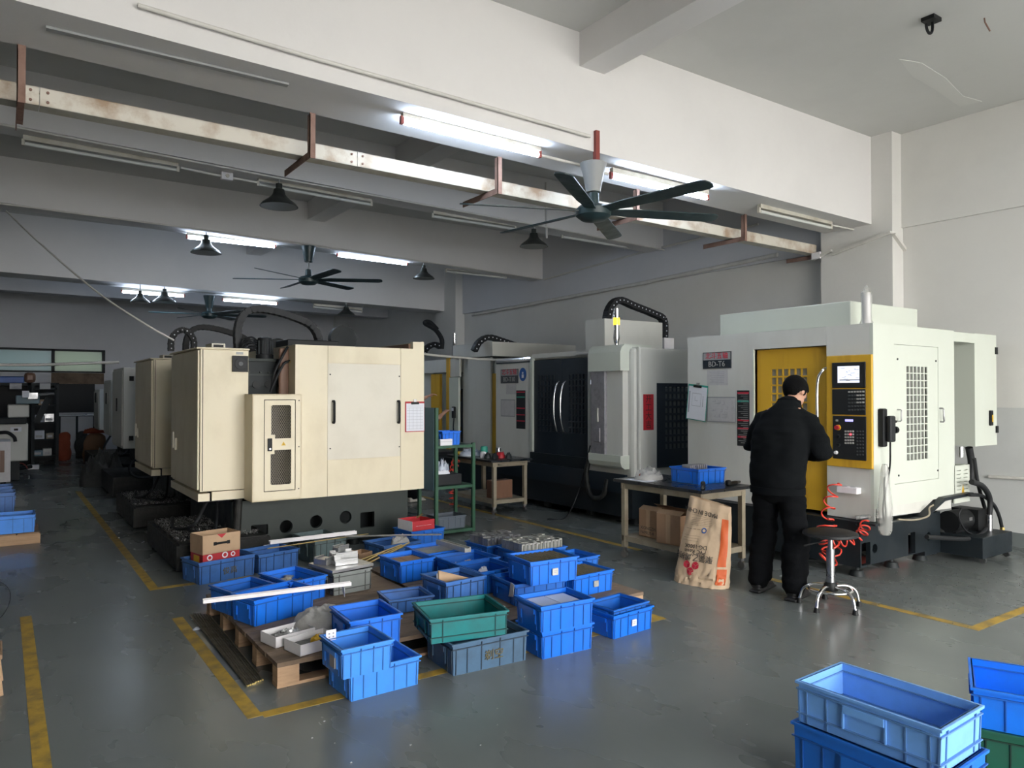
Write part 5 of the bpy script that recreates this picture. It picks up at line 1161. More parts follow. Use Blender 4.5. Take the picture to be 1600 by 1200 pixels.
# cone-shaped piece in c11, scraps in c10, c25, tag on c2 and c14
cn = thing('paper_cone', 'beige rolled cone leaning in the worn blue crate', 'cone', local(c11, -.06, .05, .05))
MB().cyl(local(c11, -.10, .04, .15), local(c11, .10, -.06, .13), .05, .006, 16).build('wrap', 'cardlight', cn, smooth=50); MB().cyl(local(c11, -.107, .044, .15), local(c11, -.10, .04, .15), .03, .03, 12).build('core', 'paper', cn)
for i, (x, y, m_) in enumerate(((-.08, 0, 'paper'), (.04, .02, 'cardlight'))): tag(heap('paper_scrap', m_, local(c10, x, y, .05), .06, .03, .045, 20, i + 3, .5), 'crumpled %s scrap in the crate before the short profile' % ('white' if i == 0 else 'beige'), 'scrap')
tag(heap('paper_scrap', 'paper', local(c25, .0, .03, .08), .04, .03, .05, 0, 9), 'crumpled white scrap in the deep blue crate', 'scrap')
tg = B(-.03, .03, -.001, .001, -.02, .02).xf(Matrix.Translation(local(c2, .06, .16, .15)) @ Matrix.Rotation(R(13), 4, 'Z')).build('paper_tag', 'whitebox'); tag(tg, 'white paper tag leaning inside the empty blue crate', 'tag')
tg = thing('paper_tag', 'white tag with four marks hooked on the nearest crate rim', 'tag', local(c14, -.085, .125, .115), 1)
B(-.027, .027, -.001, .001, 0, .055).build('card', 'paper', tg, local=True)
mk = MB()
for u in (-.01, .012):
    for v in (.018, .036): mk.box(u - .004, u + .004, -.002, -.001, v - .004, v + .004)
mk.build('marks', 'inkgrey', tg, local=True)
pb = thing('paper_box', 'small white open box behind the green crate', 'box', local(c16, .28, .22, -.03), 8); shell(.13, .12, .08).build('body', 'whitebox', pb, local=True)
ps = Vector((2.798, 4.06, .24)); tag(MB().hexa([ps + Vector((d, -a, b)) for d in (0, .003) for a, b in ((-.03, -.05), (.02, -.04), (.035, .04), (-.005, .05))]).build('paper_scrap', 'papergrey'), 'torn paper scrap stuck to the lower blue crate', 'scrap')
# red and white carton, rag, cardboard by the rack
k = local(c30, -.06, -.04, .212); rc = thing('carton', 'open red and white carton on a blue crate near the green rack', 'carton', k, 6)
m = MB(); L_, W_, H_ = .26, .26, .095
m.box(-L_ / 2, L_ / 2, -W_ / 2, -W_ / 2 + .004, 0, H_).box(L_ / 2 - .004, L_ / 2, -W_ / 2, W_ / 2, 0, H_).box(-L_ / 2, L_ / 2, W_ / 2 - .004, W_ / 2, 0, H_).box(-L_ / 2, L_ / 2, -W_ / 2, W_ / 2, 0, .004); m.build('body', 'red', rc, local=True)
B(-L_ / 2 - .001, -L_ / 2 + .003, -W_ / 2, W_ / 2, 0, H_).build('white_side', 'whitebox', rc, local=True); text('— —— — ——', .026, 'paper', rc, (0, -W_ / 2 - .001, H_ * .5), (1, 0, 0), (0, 0, 1), 'print', .001, local=True)
MB().bar((.02, .02, .10), (.14, .10, .115), .02, .006).build('strip_inside', 'brass', rc, local=True)
tag(heap('rag', 'cloth', local(c29, .02, -.10, .12), .10, .06, .08, 8, 21, .5), 'pale rag hanging over the worn blue crate', 'rag')
cb_ = thing('cardboard_box', 'small torn cardboard box left of the ragged crate', 'box', (2.62, 6.15, 0), 20); shell(.16, .14, .15).build('body', 'card', cb_, local=True); MB().hexa([(-.08, -.07, .15), (-.08, .07, .15), (-.14, .07, .19), (-.14, -.07, .19), (-.08, -.07, .154), (-.08, .07, .154), (-.14, .07, .194), (-.14, -.07, .194)]).build('flap', 'card', cb_, local=True)
# chips and specks on the floor by the machine
sp = MB()
for i in range(420):
    x = random.uniform(5.2, 7.2); y = random.uniform(2.3, 3.42); 
    if random.random() < .08: x, y = random.uniform(1.02, 1.3), random.uniform(6.9, 10)
    if random.random() < .12: x, y = random.uniform(.2, 5), random.uniform(2.2, 3.4)
    s = random.uniform(.002, .005); sp.box(x - s, x + s, y - s * .5, y + s * .5, .0012, .003 + s * .3)
tag(sp.build('metal_chips', 'alu'), 'bright metal chips scattered over the floor', 'chips', kind='stuff')
# ================================================================== benches
def bench(label, x0, x1, y0, y1, h, shelf=.20, handle=False):
    t = thing('workbench', label, 'workbench', (x0, y0, 0)); w = .045
    for x in (x0 + .03, x1 - .03 - w):
        for y in (y0 + .03, y1 - .03 - w):
            l = B(x, x + w, y, y + w, .10, h - .05).build('leg', 'bench', t)
            cs = MB().cyl((x + w / 2 - .014, y + w / 2, .037), (x + w / 2 + .014, y + w / 2, .037), .036, n=16).build('castor', 'steel', t, smooth=40); B(x + .004, x + w - .004, y + .012, y + w - .012, .05, .10).build('castor_fork', 'steel', cs)
    tr = MB(); tr.box(x0 + .02, x1 - .02, y0 + .035, y0 + .055, h - .09, h - .03); tr.box(x0 + .02, x1 - .02, y1 - .055, y1 - .035, h - .09, h - .03); tr.box(x0 + .035, x0 + .055, y0 + .05, y1 - .05, h - .09, h - .03); tr.box(x1 - .055, x1 - .035, y0 + .05, y1 - .05, h - .09, h - .03); tr.build('apron', 'bench', t)
    s = MB(); s.box(x0 + .03, x1 - .03, y0 + .03, y1 - .03, shelf + .035, shelf + .04)
    for a, b, c, d in ((x0 + .03, x1 - .03, y0 + .035, y0 + .06), (x0 + .03, x1 - .03, y1 - .06, y1 - .035), (x0 + .035, x0 + .06, y0 + .06, y1 - .06), (x1 - .06, x1 - .035, y0 + .06, y1 - .06)): s.box(a, b, c, d, shelf - .01, shelf + .035)
    s.build('shelf', 'bench', t)
    MB().bbox(x0 - .03, x1 + .02, y0 - .02, y1 + .02, h - .028, h, .004).build('table_top', 'benchtop', t)
    if handle: bowhandle(t, (x0 + .1, y0 + .02, h - .06), (x1 - .1, y0 + .02, h - .06), (0, -1, 0), .012, 'bench', 'push_handle', .06)
    return t
b1 = bench('steel workbench on castors beside the white machine, paper sack leaning on it', 4.80, 5.42, 4.16, 5.20, .74, .17)
b2 = bench('tool bench in front of the dark-doored machine', 5.10, 5.68, 7.80, 8.90, .70, .15, True)
kb = crate('bright blue crate of thin strips standing on the workbench', 5.06, 4.43, .74, -2, .36, .36, .135, 'blue')
for i in range(9):
    p = local(kb, -.10 + i * .026, .04, .02); tag(B(-.009, .009, -.05, .05, 0, .135, .002).xf(Matrix.Translation(p) @ Matrix.Rotation(R(-2), 4, 'Z')).build('metal_strip', 'alu'), 'bright metal strip standing in the crate on the workbench', 'strip', 'strips in the bench crate')
tag(heap('rag', 'cloth', (5.02, 5.0, .74), .17, .13, .075, 20, 31, .7, 9), 'crumpled grey rag heap on the left end of the workbench', 'rag')
tag(heap('glove', 'orangedark', (4.92, 4.98, .75), .05, .03, .045, 0, 33), 'reddish glove in front of the rag heap on the workbench', 'glove')
pp = thing('paper_sheet', 'white sheet curling over the workbench edge', 'paper', (4.83, 4.95, .742)); MB().hexa([(4.79, 4.80, .743), (4.95, 4.82, .743), (4.93, 5.08, .743), (4.78, 5.10, .745), (4.79, 4.80, .7445), (4.95, 4.82, .7445), (4.93, 5.08, .7445), (4.78, 5.10, .7465)]).build('sheet', 'paper', pp)
def gun(label, p, r):
    t = thing('air_tool', label, 'tool', p, r); MB().bbox(-.10, .05, -.018, .018, .0, .034, .012).build('body', 'black', t, local=True); MB().bbox(.02, .07, -.02, .02, .0, .05, .012).build('grip', 'rubber', t, local=True); MB().cyl((-.16, 0, .018), (-.10, 0, .018), .010, .014).build('nozzle', 'keydark', t, local=True)
gun('black air tool lying in front of the bench crate', (4.93, 4.27, .74), 40); gun('second black tool at the right end of the workbench', (5.27, 4.25, .74), 190)
def carton(label, x, y, z, L, Wd, H, rot, txt=None):
    t = thing('cardboard_box', label, 'box', (x, y, z), rot); shell(L, Wd, H).build('body', 'card', t, local=True)
    for s in (-1, 1): MB().hexa([(s * L / 2, -Wd / 2, H), (s * L / 2, Wd / 2, H), (s * (L / 2 - .06), Wd / 2, H + .03), (s * (L / 2 - .06), -Wd / 2, H + .03), (s * L / 2, -Wd / 2, H + .003), (s * L / 2, Wd / 2, H + .003), (s * (L / 2 - .06), Wd / 2, H + .033), (s * (L / 2 - .06), -Wd / 2, H + .033)]).build('flap', 'cardlight', t, local=True, fix=True)
    B(-L / 2 - .0008, -L / 2, -.025, .025, .01, H).build('tape', 'cardlight', t, local=True)
    if txt: text(txt, .042, 'ink', t, (-L / 2 - .001, Wd / 2 - .02, .06), (0, -1, 0), (0, 0, 1), 'print', .001, 'LEFT', True)
    return t
carton('brown carton with black lettering at the left of the bench shelf', 5.07, 4.93, .212, .26, .24, .25, 0, 'XIONGZH\nFAMILY-4')
carton('brown plain carton with a white scuff on the bench shelf', 5.00, 4.62, .212, .28, .26, .26, 6)
# things on the tool bench
def cyl_thing(name, lab, cat, x, y, z, r, h, m, cap=None):
    t = thing(name, lab, cat, (x, y, z)); MB().lathe([(r * .92, 0), (r, .006), (r, h - .006), (r * .94, h)], (x, y, z), 18).build('body', m, t, smooth=40); MB().cyl((x, y, z + h), (x, y, z + h + .008), r * .8, n=16).build('lid', cap or m, t); return t
cyl_thing('paint_tin', 'green tin on the tool bench', 'tin', 5.33, 8.37, .70, .05, .13, 'teal'); cyl_thing('cup', 'white paper cup on the tool bench', 'cup', 5.22, 8.22, .70, .042, .07, 'whitebox'); cyl_thing('metal_tin', 'silver tin behind the red cloth on the tool bench', 'tin', 5.42, 8.16, .70, .035, .12, 'steel'); cyl_thing('tape_roll', 'yellow tape roll at the left of the tool bench', 'tape', 5.2, 8.82, .70, .06, .035, 'warn')
tag(heap('red_cloth', 'red', (5.36, 8.02, .70), .07, .06, .07, 0, 41), 'red cloth on the tool bench', 'cloth'); tag(heap('plastic_bag', 'clearplastic', (5.25, 8.58, .70), .16, .14, .07, 0, 44, .6, 9), 'crumpled clear bag on the tool bench', 'bag')
for i, (x, y) in enumerate(((5.2, 8.08), (5.24, 7.97), (5.42, 7.92))): tag(heap('tool_holder', 'iron', (x, y, .70), .05, .04, .06, 20 * i, 50 + i, .5), ('dark tool holder at the edge of the tool bench', 'small dark chuck at the bench corner', 'black grips lying at the right of the tool bench')[i], 'tool')
tag(B(5.2, 5.5, 7.95, 8.1, .192, .42).build('dark_board', 'brownsheet'), 'brown board standing on the tool bench lower shelf', 'board')
# ================================================================== green rack with blue panel
def rack():
    x0, x1, y0, y1 = 3.83, 4.33, 6.98, 7.40; t = thing('shelf_rack', 'green angle-iron rack with a blue end panel beside the cream machine', 'rack', (x0, y0, 0))
    for x, y, h in ((x0, y0, 1.39), (x1 - .035, y0, 1.0), (x0, y1 - .035, 1.39), (x1 - .035, y1 - .035, 1.0)): B(x, x + .035, y, y + .035, .02, h).build('post', 'greenpaint', t)
    B(x0 - .004, x0, y0 + .035, y1, .50, 1.39).build('end_panel', 'bluepanel', t)
    for z in (.98, .54, .06): 
        s = MB(); s.box(x0 + .035, x1 - .035, y0 + .004, y0 + .03, z - .03, z); s.box(x0 + .035, x1 - .035, y1 - .03, y1 - .004, z - .03, z); s.box(x0 + .004, x0 + .03, y0 + .035, y1 - .035, z - .03, z); s.box(x1 - .03, x1 - .004, y0 + .035, y1 - .035, z - .03, z); s.box(x0 + .03, x1 - .03, y0 + .03, y1 - .03, z - .008, z); s.build('shelf', 'greenpaint', t)
rack()
crate('small bright blue bin on top of the green rack', 3.95, 7.05, .98, 0, .24, .24, .15, 'blue'); wb_ = thing('carton', 'small white carton on the green rack in front of the blue bin', 'carton', (3.97, 7.01, .98)); B(3.90, 4.05, 7.0, 7.04, .98, 1.05, .003).build('body', 'whitebox', wb_); B(3.90, 4.05, 6.9995, 7.0005, 1.02, 1.023).build('lid_seam', 'inkgrey', wb_)
tb_ = thing('tool_box', 'dark box with a clear bag on the middle shelf of the green rack', 'box', (4.0, 7.15, .54)); B(3.90, 4.2, 7.05, 7.3, .54, .66, .01).build('body', 'rubber', tb_); heap('clear_bag', 'clearplastic', (4.0, 7.15, .66), .09, .08, .12, 0, 61, .6, 9, parent=tb_) if 0 else None
tag(heap('plastic_bag', 'clearplastic', (4.0, 7.15, .66), .09, .08, .12, 0, 61, .6, 9), 'clear bag on the dark box in the green rack', 'bag'); tag(heap('foam_pad', 'paper', (3.99, 7.12, .66), .08, .06, .05, 0, 62), 'white pad on the dark box in the green rack', 'pad')
crate('black bin on the lowest shelf of the green rack', 3.9, 7.05, .06, 0, .36, .28, .14, 'gasket')
coil('coiled_hose', [(5.03, 8.6, .66), (4.93, 8.5, .5), (4.86, 8.4, .3), (4.88, 8.4, .06)], .05, 9, .008, 'hosered', 'red coiled hose hanging behind the green rack', 'hose')
clipboard('clipboard with a printed form and red backing, on the cream machine edge', ony(648, 651, 6.997), (1, 0, 0), (0, 0, 1), .225, .32, 'red', [(-.42, .42, v, v + .006) for v in (-.4, -.3, -.2, -.1, 0, .1, .2, .28, .34)] + [(u, u + .008, -.42, .3) for u in (-.3, -.1, .1, .3)])
clipboard('clipboard with a part drawing, hung askew at the far edge of the white machine', onx(1089, 629, 5.94), (0, -1, 0), (0, 0, 1), .26, .37, 'teal', [(-.25, .2, .25, .26), (-.25, -.24, -.1, .26), (.2, .21, -.1, .26), (-.25, .2, -.1, -.09), (-.1, .05, .05, .06), (-.1, -.09, .05, .17), (.3, .32, -.1, .2), (-.42, -.36, -.3, .3)], tilt=-6)
# ================================================================== paper sack leaning on the workbench
def sack():
    bl, br = onz(1056, 905), onz(1136, 920); base = (bl + br) / 2; t = thing('paper_sack', 'brown paper resin sack with upside-down print leaning on the workbench', 'sack', (base.x, base.y, 0))
    d = Vector((br.x - bl.x, br.y - bl.y, 0)); wd = d.length; d.normalize(); bk = Vector((-d.y, d.x, 0)); H = .66; lean = .10; nu, nv = 26, 34
    def surf(f, v, side):      # f -1..1 across, v 0..1 up
        th = (.085 * (1 - v) + .035) * math.sqrt(max(0, 1 - abs(f) ** 3.0)); w = wd / 2 * (1.04 - .24 * v + .05 * math.sin(v * 3))
        sh = .03 * v; p = base + d * (f * w + sh) + bk * (lean * v + .01 - side * th) + Vector((0, 0, v * H + (.03 * f * -1 * v if v > .8 else 0)))
        n_ = noise.noise((f * 3, v * 5, side)) * .012 + noise.noise((f * 8, v * 11, side + 4)) * .006
        if v < .16: n_ += noise.noise((f * 14, v * 30, side)) * .02
        return p - bk * side * n_
    mb = MB(); vs = []; fs = []
    per = [(-1 + 2 * i / nu, 1) for i in range(nu)] + [(1 - 2 * i / nu, -1) for i in range(nu)]; m_ = len(per)
    for j in range(nv + 1):
        for f, s in per: p = surf(f, j / nv, s); p.z = max(.002, p.z); vs.append(p)
    for j in range(nv):
        for i in range(m_): fs.append((j * m_ + i, j * m_ + (i + 1) % m_, (j + 1) * m_ + (i + 1) % m_, (j + 1) * m_ + i))
    fs += [tuple(range(m_))[::-1]]
    mb.add(vs, fs); o = mb.build('sack_body', 'bagpaper', t, smooth=40, fix=True)
    inner = [surf(f * .93, 1, s) - Vector((0, 0, .02)) for f, s in per]; MB().add(inner, [tuple(range(m_))]).build('sack_opening', 'card', t)
    for f0, f1, v0, v1, nm in ((.70, .94, .26, .84, 'orange_stripe'), (.70, .96, .05, .23, 'orange_panel')):
        vs = []; n1, n2 = 8, 14
        for j in range(n2 + 1):
            for i in range(n1 + 1): vs.append(surf(f0 + (f1 - f0) * i / n1, v0 + (v1 - v0) * j / n2, 1) - bk * .004)
        MB().add(vs, [(j * (n1 + 1) + i, j * (n1 + 1) + i + 1, (j + 1) * (n1 + 1) + i + 1, (j + 1) * (n1 + 1) + i) for j in range(n2) for i in range(n1)]).build(nm, 'orange', t, smooth=60)
    def pr(s, size, f, v, m='ink', nm='print', sx=1):
        o = text(s, size, m, t, (0, 0, 0), (1, 0, 0), (0, 1, 0), nm, .001, local=True, sx=sx); M0 = t.location
        for vv in o.data.vertices:
            x, y, k = vv.co; pnt = surf(f - x / (wd / 2), v - y / H, 1) - bk * .005 - bk * k; vv.co = pnt - M0
        return o
    pr('聚氯乙烯树脂', .062, -.28, .335); pr('PVC Resin', .046, -.2, .40); pr('DG-1000K', .046, -.2, .46); pr('MADE IN CHINA', .05, -.28, .86); pr('— — — —', .03, -.45, .66)
    for i in range(3): pr('——— ———— ——', .016, -.45, .52 + .03 * i)
    for i in range(6): pr('—— ———— ——— ——', .018, -.15, .71 + .02 * i)
    for i, (cf_, cv) in enumerate(((-.42, .24), (-.08, .24), (-.25, .165))):
        vs = []; hx = [(cf_ + .15 * math.cos(R(30 + 60 * k)), cv + .047 * math.sin(R(30 + 60 * k)) * 1.05) for k in range(6)]
        for k in range(0, 6, 2):
            q = [(cf_, cv), hx[k], hx[(k + 1) % 6], hx[(k + 2) % 6]]; q = [(cf_ + (a - cf_) * .93 + (hx[(k + 1) % 6][0] - cf_) * .05, cv + (b - cv) * .93 + (hx[(k + 1) % 6][1] - cv) * .05) for a, b in q]
            MB().add([surf(a, b, 1) - bk * .005 for a, b in q], [(0, 1, 2, 3)]).build('cube_logo', 'inkred', t)
    vs = [surf(.03 + .10 * math.cos(a), .655 + .033 * math.sin(a), 1) - bk * .005 for a in [2 * math.pi * k / 18 for k in range(18)]] + [surf(.03 + .06 * math.cos(a), .655 + .02 * math.sin(a), 1) - bk * .005 for a in [2 * math.pi * k / 18 for k in range(18)]]
    MB().add(vs, [(k, (k + 1) % 18, 18 + (k + 1) % 18, 18 + k) for k in range(18)]).build('ring_logo', 'signblue', t)
sack()
# ================================================================== stool
st = thing('stool', 'round black stool with a chrome ringed foot beside the worker', 'stool', onz(1298, 948))
o = st.location.copy(); x, y = o.x, o.y
MB().lathe([(.10, .512), (.175, .514), (.192, .522), (.188, .538), (.16, .548), (.02, .55)], (x, y, 0), 30).build('seat', 'rubber', st, smooth=40)
MB().cyl((x, y, .16), (x, y, .42), .030, n=16).build('post', 'steel', st, smooth=50); MB().cyl((x, y, .42), (x, y, .50), .018, n=12).build('lift_rod', 'steel', st, smooth=50)
MB().tube([(x - .04, y + .02, .47), (x - .12, y + .05, .465), (x - .2, y + .08, .45)], .006, 6).build('lift_lever', 'black', st)
MB().tube([(x + .15 * math.cos(a), y + .15 * math.sin(a), .13) for a in [2 * math.pi * k / 32 for k in range(33)]], .010, 8).build('foot_ring', 'chrome', st, smooth=60); MB().lathe([(.05, .12), (.055, .14), (.035, .18)], (x, y, 0), 16).build('hub', 'black', st, smooth=40)
for k in range(5):
    a = 2 * math.pi * k / 5 + .75; e = Vector((math.cos(a), math.sin(a), 0)); q = Vector((x, y, 0))
    l = MB().tube(cr([q + e * .03 + Vector((0, 0, .15)), q + e * .12 + Vector((0, 0, .148)), q + e * .19 + Vector((0, 0, .11)), q + e * .215 + Vector((0, 0, .03))], 6), .012, 8).build('leg', 'chrome', st, smooth=60)
    MB().cyl(q + e * .217, q + e * .216 + Vector((0, 0, .035)), .022, .015, 12).build('rubber_foot', 'black', l)
# wooden stool cut by the left picture edge
p = onz(5, 1078); ws = thing('wooden_stool', 'wooden stool cut by the left picture edge', 'stool', (p.x - .12, p.y + .03, 0))
q = ws.location; B(q.x - .20, q.x + .115, q.y - .14, q.y + .14, .19, .215, .006).build('seat', 'wood', ws)
for dx in (-.16, .08):
    for dy in (-.10, .10): MB().bar((q.x + dx * 1.25, q.y + dy * 1.2, 0), (q.x + dx, q.y + dy, .19), .03, .03).build('leg', 'woodlight', ws)
pipe('floor_cable', [onz(-20, 900, .01), onz(10, 915, .01), onz(16, 935, .01), onz(5, 960, .01), onz(-15, 975, .01)], .003, 'rubber', 'thin dark cable on the floor at the left picture edge', 'cable', sm=8)
# ================================================================== people
def limb_hand(mb, wrist, d, palm_n, s=1, curl=.5):
    """a hand: palm and five bent fingers; d: along the hand, palm_n: the way the palm faces"""
    w = Vector(wrist); d = Vector(d).normalized(); n = Vector(palm_n); n = (n - d * n.dot(d)).normalized(); a = d.cross(n)
    ell(mb, [(w, .026, .020), (w + d * .04, .036, .016), (w + d * .085, .040, .014)], n)
    for i, (u, l) in enumerate(((-.030, .066), (-.010, .076), (.011, .071), (.030, .055))):
        p0 = w + d * .082 + a * u * s; p1 = p0 + d * l * .45 + n * l * .10 * curl * 2; p2 = p1 + d * l * .33 + n * l * .30 * curl * 2; p3 = p2 + d * l * .14 + n * l * .30 * curl * 2
        mb.tube([p0, p1, p2, p3], .009, 8, [.0098, .0092, .0086, .0072])
    p0 = w + d * .028 - a * .028 * s; p1 = p0 - a * .030 * s + d * .028 + n * .012; p2 = p1 - a * .010 * s + d * .030 + n * .012
    mb.tube([w + d * .015, p0, p1, p2], .011, 8, [.012, .012, .0105, .009])
def person(label, loc, yaw, lean, headpitch, arms, feet, sleeves, mats, shoes='shoe', headyaw=0):
    t = thing('person', label, 'person', loc, yaw)
    hip = Vector((0, 0, .90)); ch = Vector((.05 * lean, 0, 1.22)); sh = Vector((.14 * lean, 0, 1.38)); nk = Vector((.22 * lean, 0, 1.455))
    hb = Vector((.27 * lean, 0, 1.475)); ax = Vector((math.sin(R(headpitch)), 0, math.cos(R(headpitch)))); hcen = hb + ax * .105; fw = Vector((math.cos(R(headpitch)), 0, -math.sin(R(headpitch))))
    q = Matrix.Rotation(R(headyaw), 3, ax); fw = q @ fw; sd = ax.cross(fw)
    mb = MB()
    ell(mb, [(hip, .15, .10), (Vector((.02 * lean, 0, 1.05)), .14, .095), (ch, .16, .11), (sh, .15, .09), (nk - Vector((0.02, 0, .045)), .055, .05)]); ell(mb, [(nk - Vector((0, 0, .03)), .055, .055), (hb + ax * .02, .052, .056)])
    # head: skull, jaw, nose, ears
    def hd(c, rs):
        rs = tuple(k * 1.08 for k in rs)
        bm = bmesh.new(); bmesh.ops.create_icosphere(bm, subdivisions=3, radius=1)
        for v in bm.verts: v.co = c + fw * v.co.x * rs[0] + sd * v.co.y * rs[1] + ax * v.co.z * rs[2]
        mb.bm(bm)
    hd(hcen + ax * .025 - fw * .012, (.098, .077, .095)); hd(hcen - ax * .045 + fw * .022, (.068, .060, .075)); hd(hcen + fw * .092 - ax * .02, (.018, .013, .026)); hd(hcen + fw * .078 - ax * .062, (.014, .024, .010)); hd(hcen + fw * .07 - ax * .10, (.02, .024, .018))
    for s in (-1, 1):
        hd(hcen + sd * s * .078 - fw * .008 - ax * .012, (.018, .009, .031)); hd(hcen + fw * .072 + sd * s * .032 + ax * .012, (.018, .018, .012))
    J = []
    for s, (el, wr, pn) in zip((1, -1), arms):
        S = sh + Vector((0, .165 * s, -.055)); el = Vector(el); wr = Vector(wr); ell(mb, [(sh + Vector((0, .08 * s, 0)), .07, .07), (S, .062, .06), (S.lerp(el, .5), .048, .048), (el, .040, .040), (el.lerp(wr, .35), .041, .038), (wr, .026, .024)]); limb_hand(mb, wr, wr - el, pn, s); J.append((S, el, wr))
    for s, (kn, an) in zip((1, -1), feet):
        kn, an = Vector(kn), Vector(an); H = hip + Vector((0, .09 * s, -.03)); ell(mb, [(H, .09, .09), (H.lerp(kn, .5), .075, .078), (kn, .055, .058), (kn.lerp(an, .4), .052, .055), (an, .036, .038)]); ell(mb, [(an + Vector((-.03, 0, -.03)), .034, .03), (an + Vector((.07, 0, -.045)), .04, .025), (an + Vector((.15, 0, -.05)), .035, .018)], (0, 0, 1))
    body = mb.build('body', 'skin', t, local=True); remesh(body, .0075, 3)
    # trousers
    mb = MB(); ell(mb, [(Vector((-.01, 0, .80)), .165, .125), (hip, .175, .13), (Vector((0, 0, 1.0)), .165, .125)])
    for s, (kn, an) in zip((1, -1), feet):
        kn, an = Vector(kn), Vector(an); H = hip + Vector((0, .09 * s, -.03)); ell(mb, [(H, .105, .115), (H.lerp(kn, .5), .100, .108), (kn, .095, .10), (kn.lerp(an, .5), .095, .10), (an + Vector((.0, 0, .02)), .088, .10), (an + Vector((.01, 0, -.025)), .07, .085)])
    tr = mb.build('trousers', mats[1], t, local=True); remesh(tr, .014, 5)
    for v in tr.data.vertices: v.co += v.normal * (.014 * noise.noise(v.co * 7) + .012 * noise.noise(Vector((v.co.x * 6, v.co.y * 6, v.co.z * 26))))
    # jacket
    mb = MB(); hem = hip + Vector((-.005, 0, -.08))
    ell(mb, [(hem, .195, .155), (hem + Vector((0, 0, .05)), .205, .16), (hip + Vector((.01 * lean, 0, .12)), .215, .165), (ch + Vector((-.01, 0, 0)), .225, .165), (sh + Vector((-.015, 0, -.05)), .20, .14), (sh + Vector((.01, 0, .02)), .13, .11), (nk + Vector((-.005, 0, -.005)), .088, .092)], n=24)
    for s, (S, el, wr) in zip((1, -1), J):
        e = el.lerp(wr, sleeves)
        ell(mb, [(sh + Vector((0, .10 * s, -.045)), .10, .10), (S + Vector((0, .01 * s, -.01)), .092, .095), (S.lerp(el, .5) + Vector((0, .012 * s, 0)), .085, .09), (el, .078, .08), (el.lerp(e, .5), .070, .072), (e, .056, .056)])
    jk = mb.build('jacket', mats[0], t, local=True); remesh(jk, .014, 4)
    for v in jk.data.vertices: v.co += v.normal * (.016 * noise.noise(v.co * 6) + .011 * noise.noise(Vector((v.co.x * 9, v.co.y * 9, v.co.z * 22))))
    # collar, hem band, seams
    cl = MB(); n = 24; vs = []
    for k in range(n):
        a = 2 * math.pi * k / n
        for rr, z in ((.072, -.005), (.094, -.03), (.088, .035), (.072, .04)): vs.append(nk + Vector((math.cos(a) * rr * 1.02, math.sin(a) * rr, z + .02 * -math.cos(a))))
    fs = [(k * 4 + i, k * 4 + (i + 1) % 4, ((k + 1) % n) * 4 + (i + 1) % 4, ((k + 1) % n) * 4 + i) for k in range(n) for i in range(4)]
    cl.add(vs, fs).build('collar', mats[0], jk, local=True, smooth=60, fix=True)
    hb_ = MB(); vs = []; n = 32
    for k in range(n):
        a = 2 * math.pi * k / n
        for rr, z in ((.0, -.02), (.012, -.02), (.012, .03), (.0, .03)): vs.append(hem + Vector((math.cos(a) * (.155 + rr), math.sin(a) * (.197 + rr), z - .02)))
    hb_.add(vs, [(k * 4 + i, k * 4 + (i + 1) % 4, ((k + 1) % n) * 4 + (i + 1) % 4, ((k + 1) % n) * 4 + i) for k in range(n) for i in range(4)]).build('hem_band', mats[0], jk, local=True, smooth=60, fix=True)
    # hair: a cap over the skull, short at the neck
    bm = bmesh.new(); bmesh.ops.create_icosphere(bm, subdivisions=5, radius=1); c0 = hcen + ax * .03 - fw * .012
    for v in bm.verts:
        d = v.co.copy(); k = 1 + .02 * noise.noise(d * 9); v.co = c0 + fw * d.x * .117 * k + sd * d.y * .092 * k + ax * d.z * .112 * k
    dl = []
    for v in bm.verts:
        r_ = v.co - hcen; f_, z_ = r_.dot(fw), r_.dot(ax)
        lim = -.075 if f_ < -.03 else (-.03 if f_ < .03 else .03 + (f_ - .03) * .5)
        if z_ < lim: dl.append(v)
    bmesh.ops.delete(bm, geom=dl, context='VERTS'); h = MB().bm(bm).build('hair', 'hair', t, local=True, smooth=80)
    sf = h.modifiers.new('s', 'SOLIDIFY'); sf.thickness = .012; sf.offset = -1
    for s, (kn, an) in zip((1, -1), feet):
        an = Vector(an); m_ = MB(); ell(m_, [(an + Vector((-.055, 0, -.035)), .040, .04), (an + Vector((.0, 0, -.03)), .045, .045), (an + Vector((.08, 0, -.045)), .05, .033), (an + Vector((.165, 0, -.055)), .044, .024)], (0, 0, 1))
        m_.bbox(an.x - .10, an.x + .21, an.y - .048, an.y + .048, an.z - .088, an.z - .065, .01); so = m_.build('shoe', shoes, t, local=True); remesh(so, .008, 3)
    return t
wk = person('worker in black jacket and trousers, head bowed, back to us, at the white machine', (4.93, 3.53, 0), 12, 1.0, 42,
    (((.13, .27, 1.13), (.34, .10, 1.08), (0, -1, -.2)), ((.10, -.30, 1.10), (.33, -.09, 1.06), (0, 1, -.2))),
    (((.06, .13, .48), (.0, .15, .09)), ((.02, -.13, .48), (-.05, -.15, .09))), .88, ('jacket', 'trousers'), headyaw=-14)
p2 = person('second worker behind the cream machine, only forearms and a pale shoe in view', (4.78, 9.60, 0), 15, .4, 10,
    (((.28, .25, 1.36), (.50, .10, 1.49), (0, 0, -1)), ((.32, -.25, 1.13), (.56, -.20, 1.25), (0, 0, -1))),
    (((.03, .11, .48), (.0, .13, .09)), ((.03, -.11, .48), (.02, -.14, .09))), .1, ('jacket', 'trousers'), 'shoewhite')
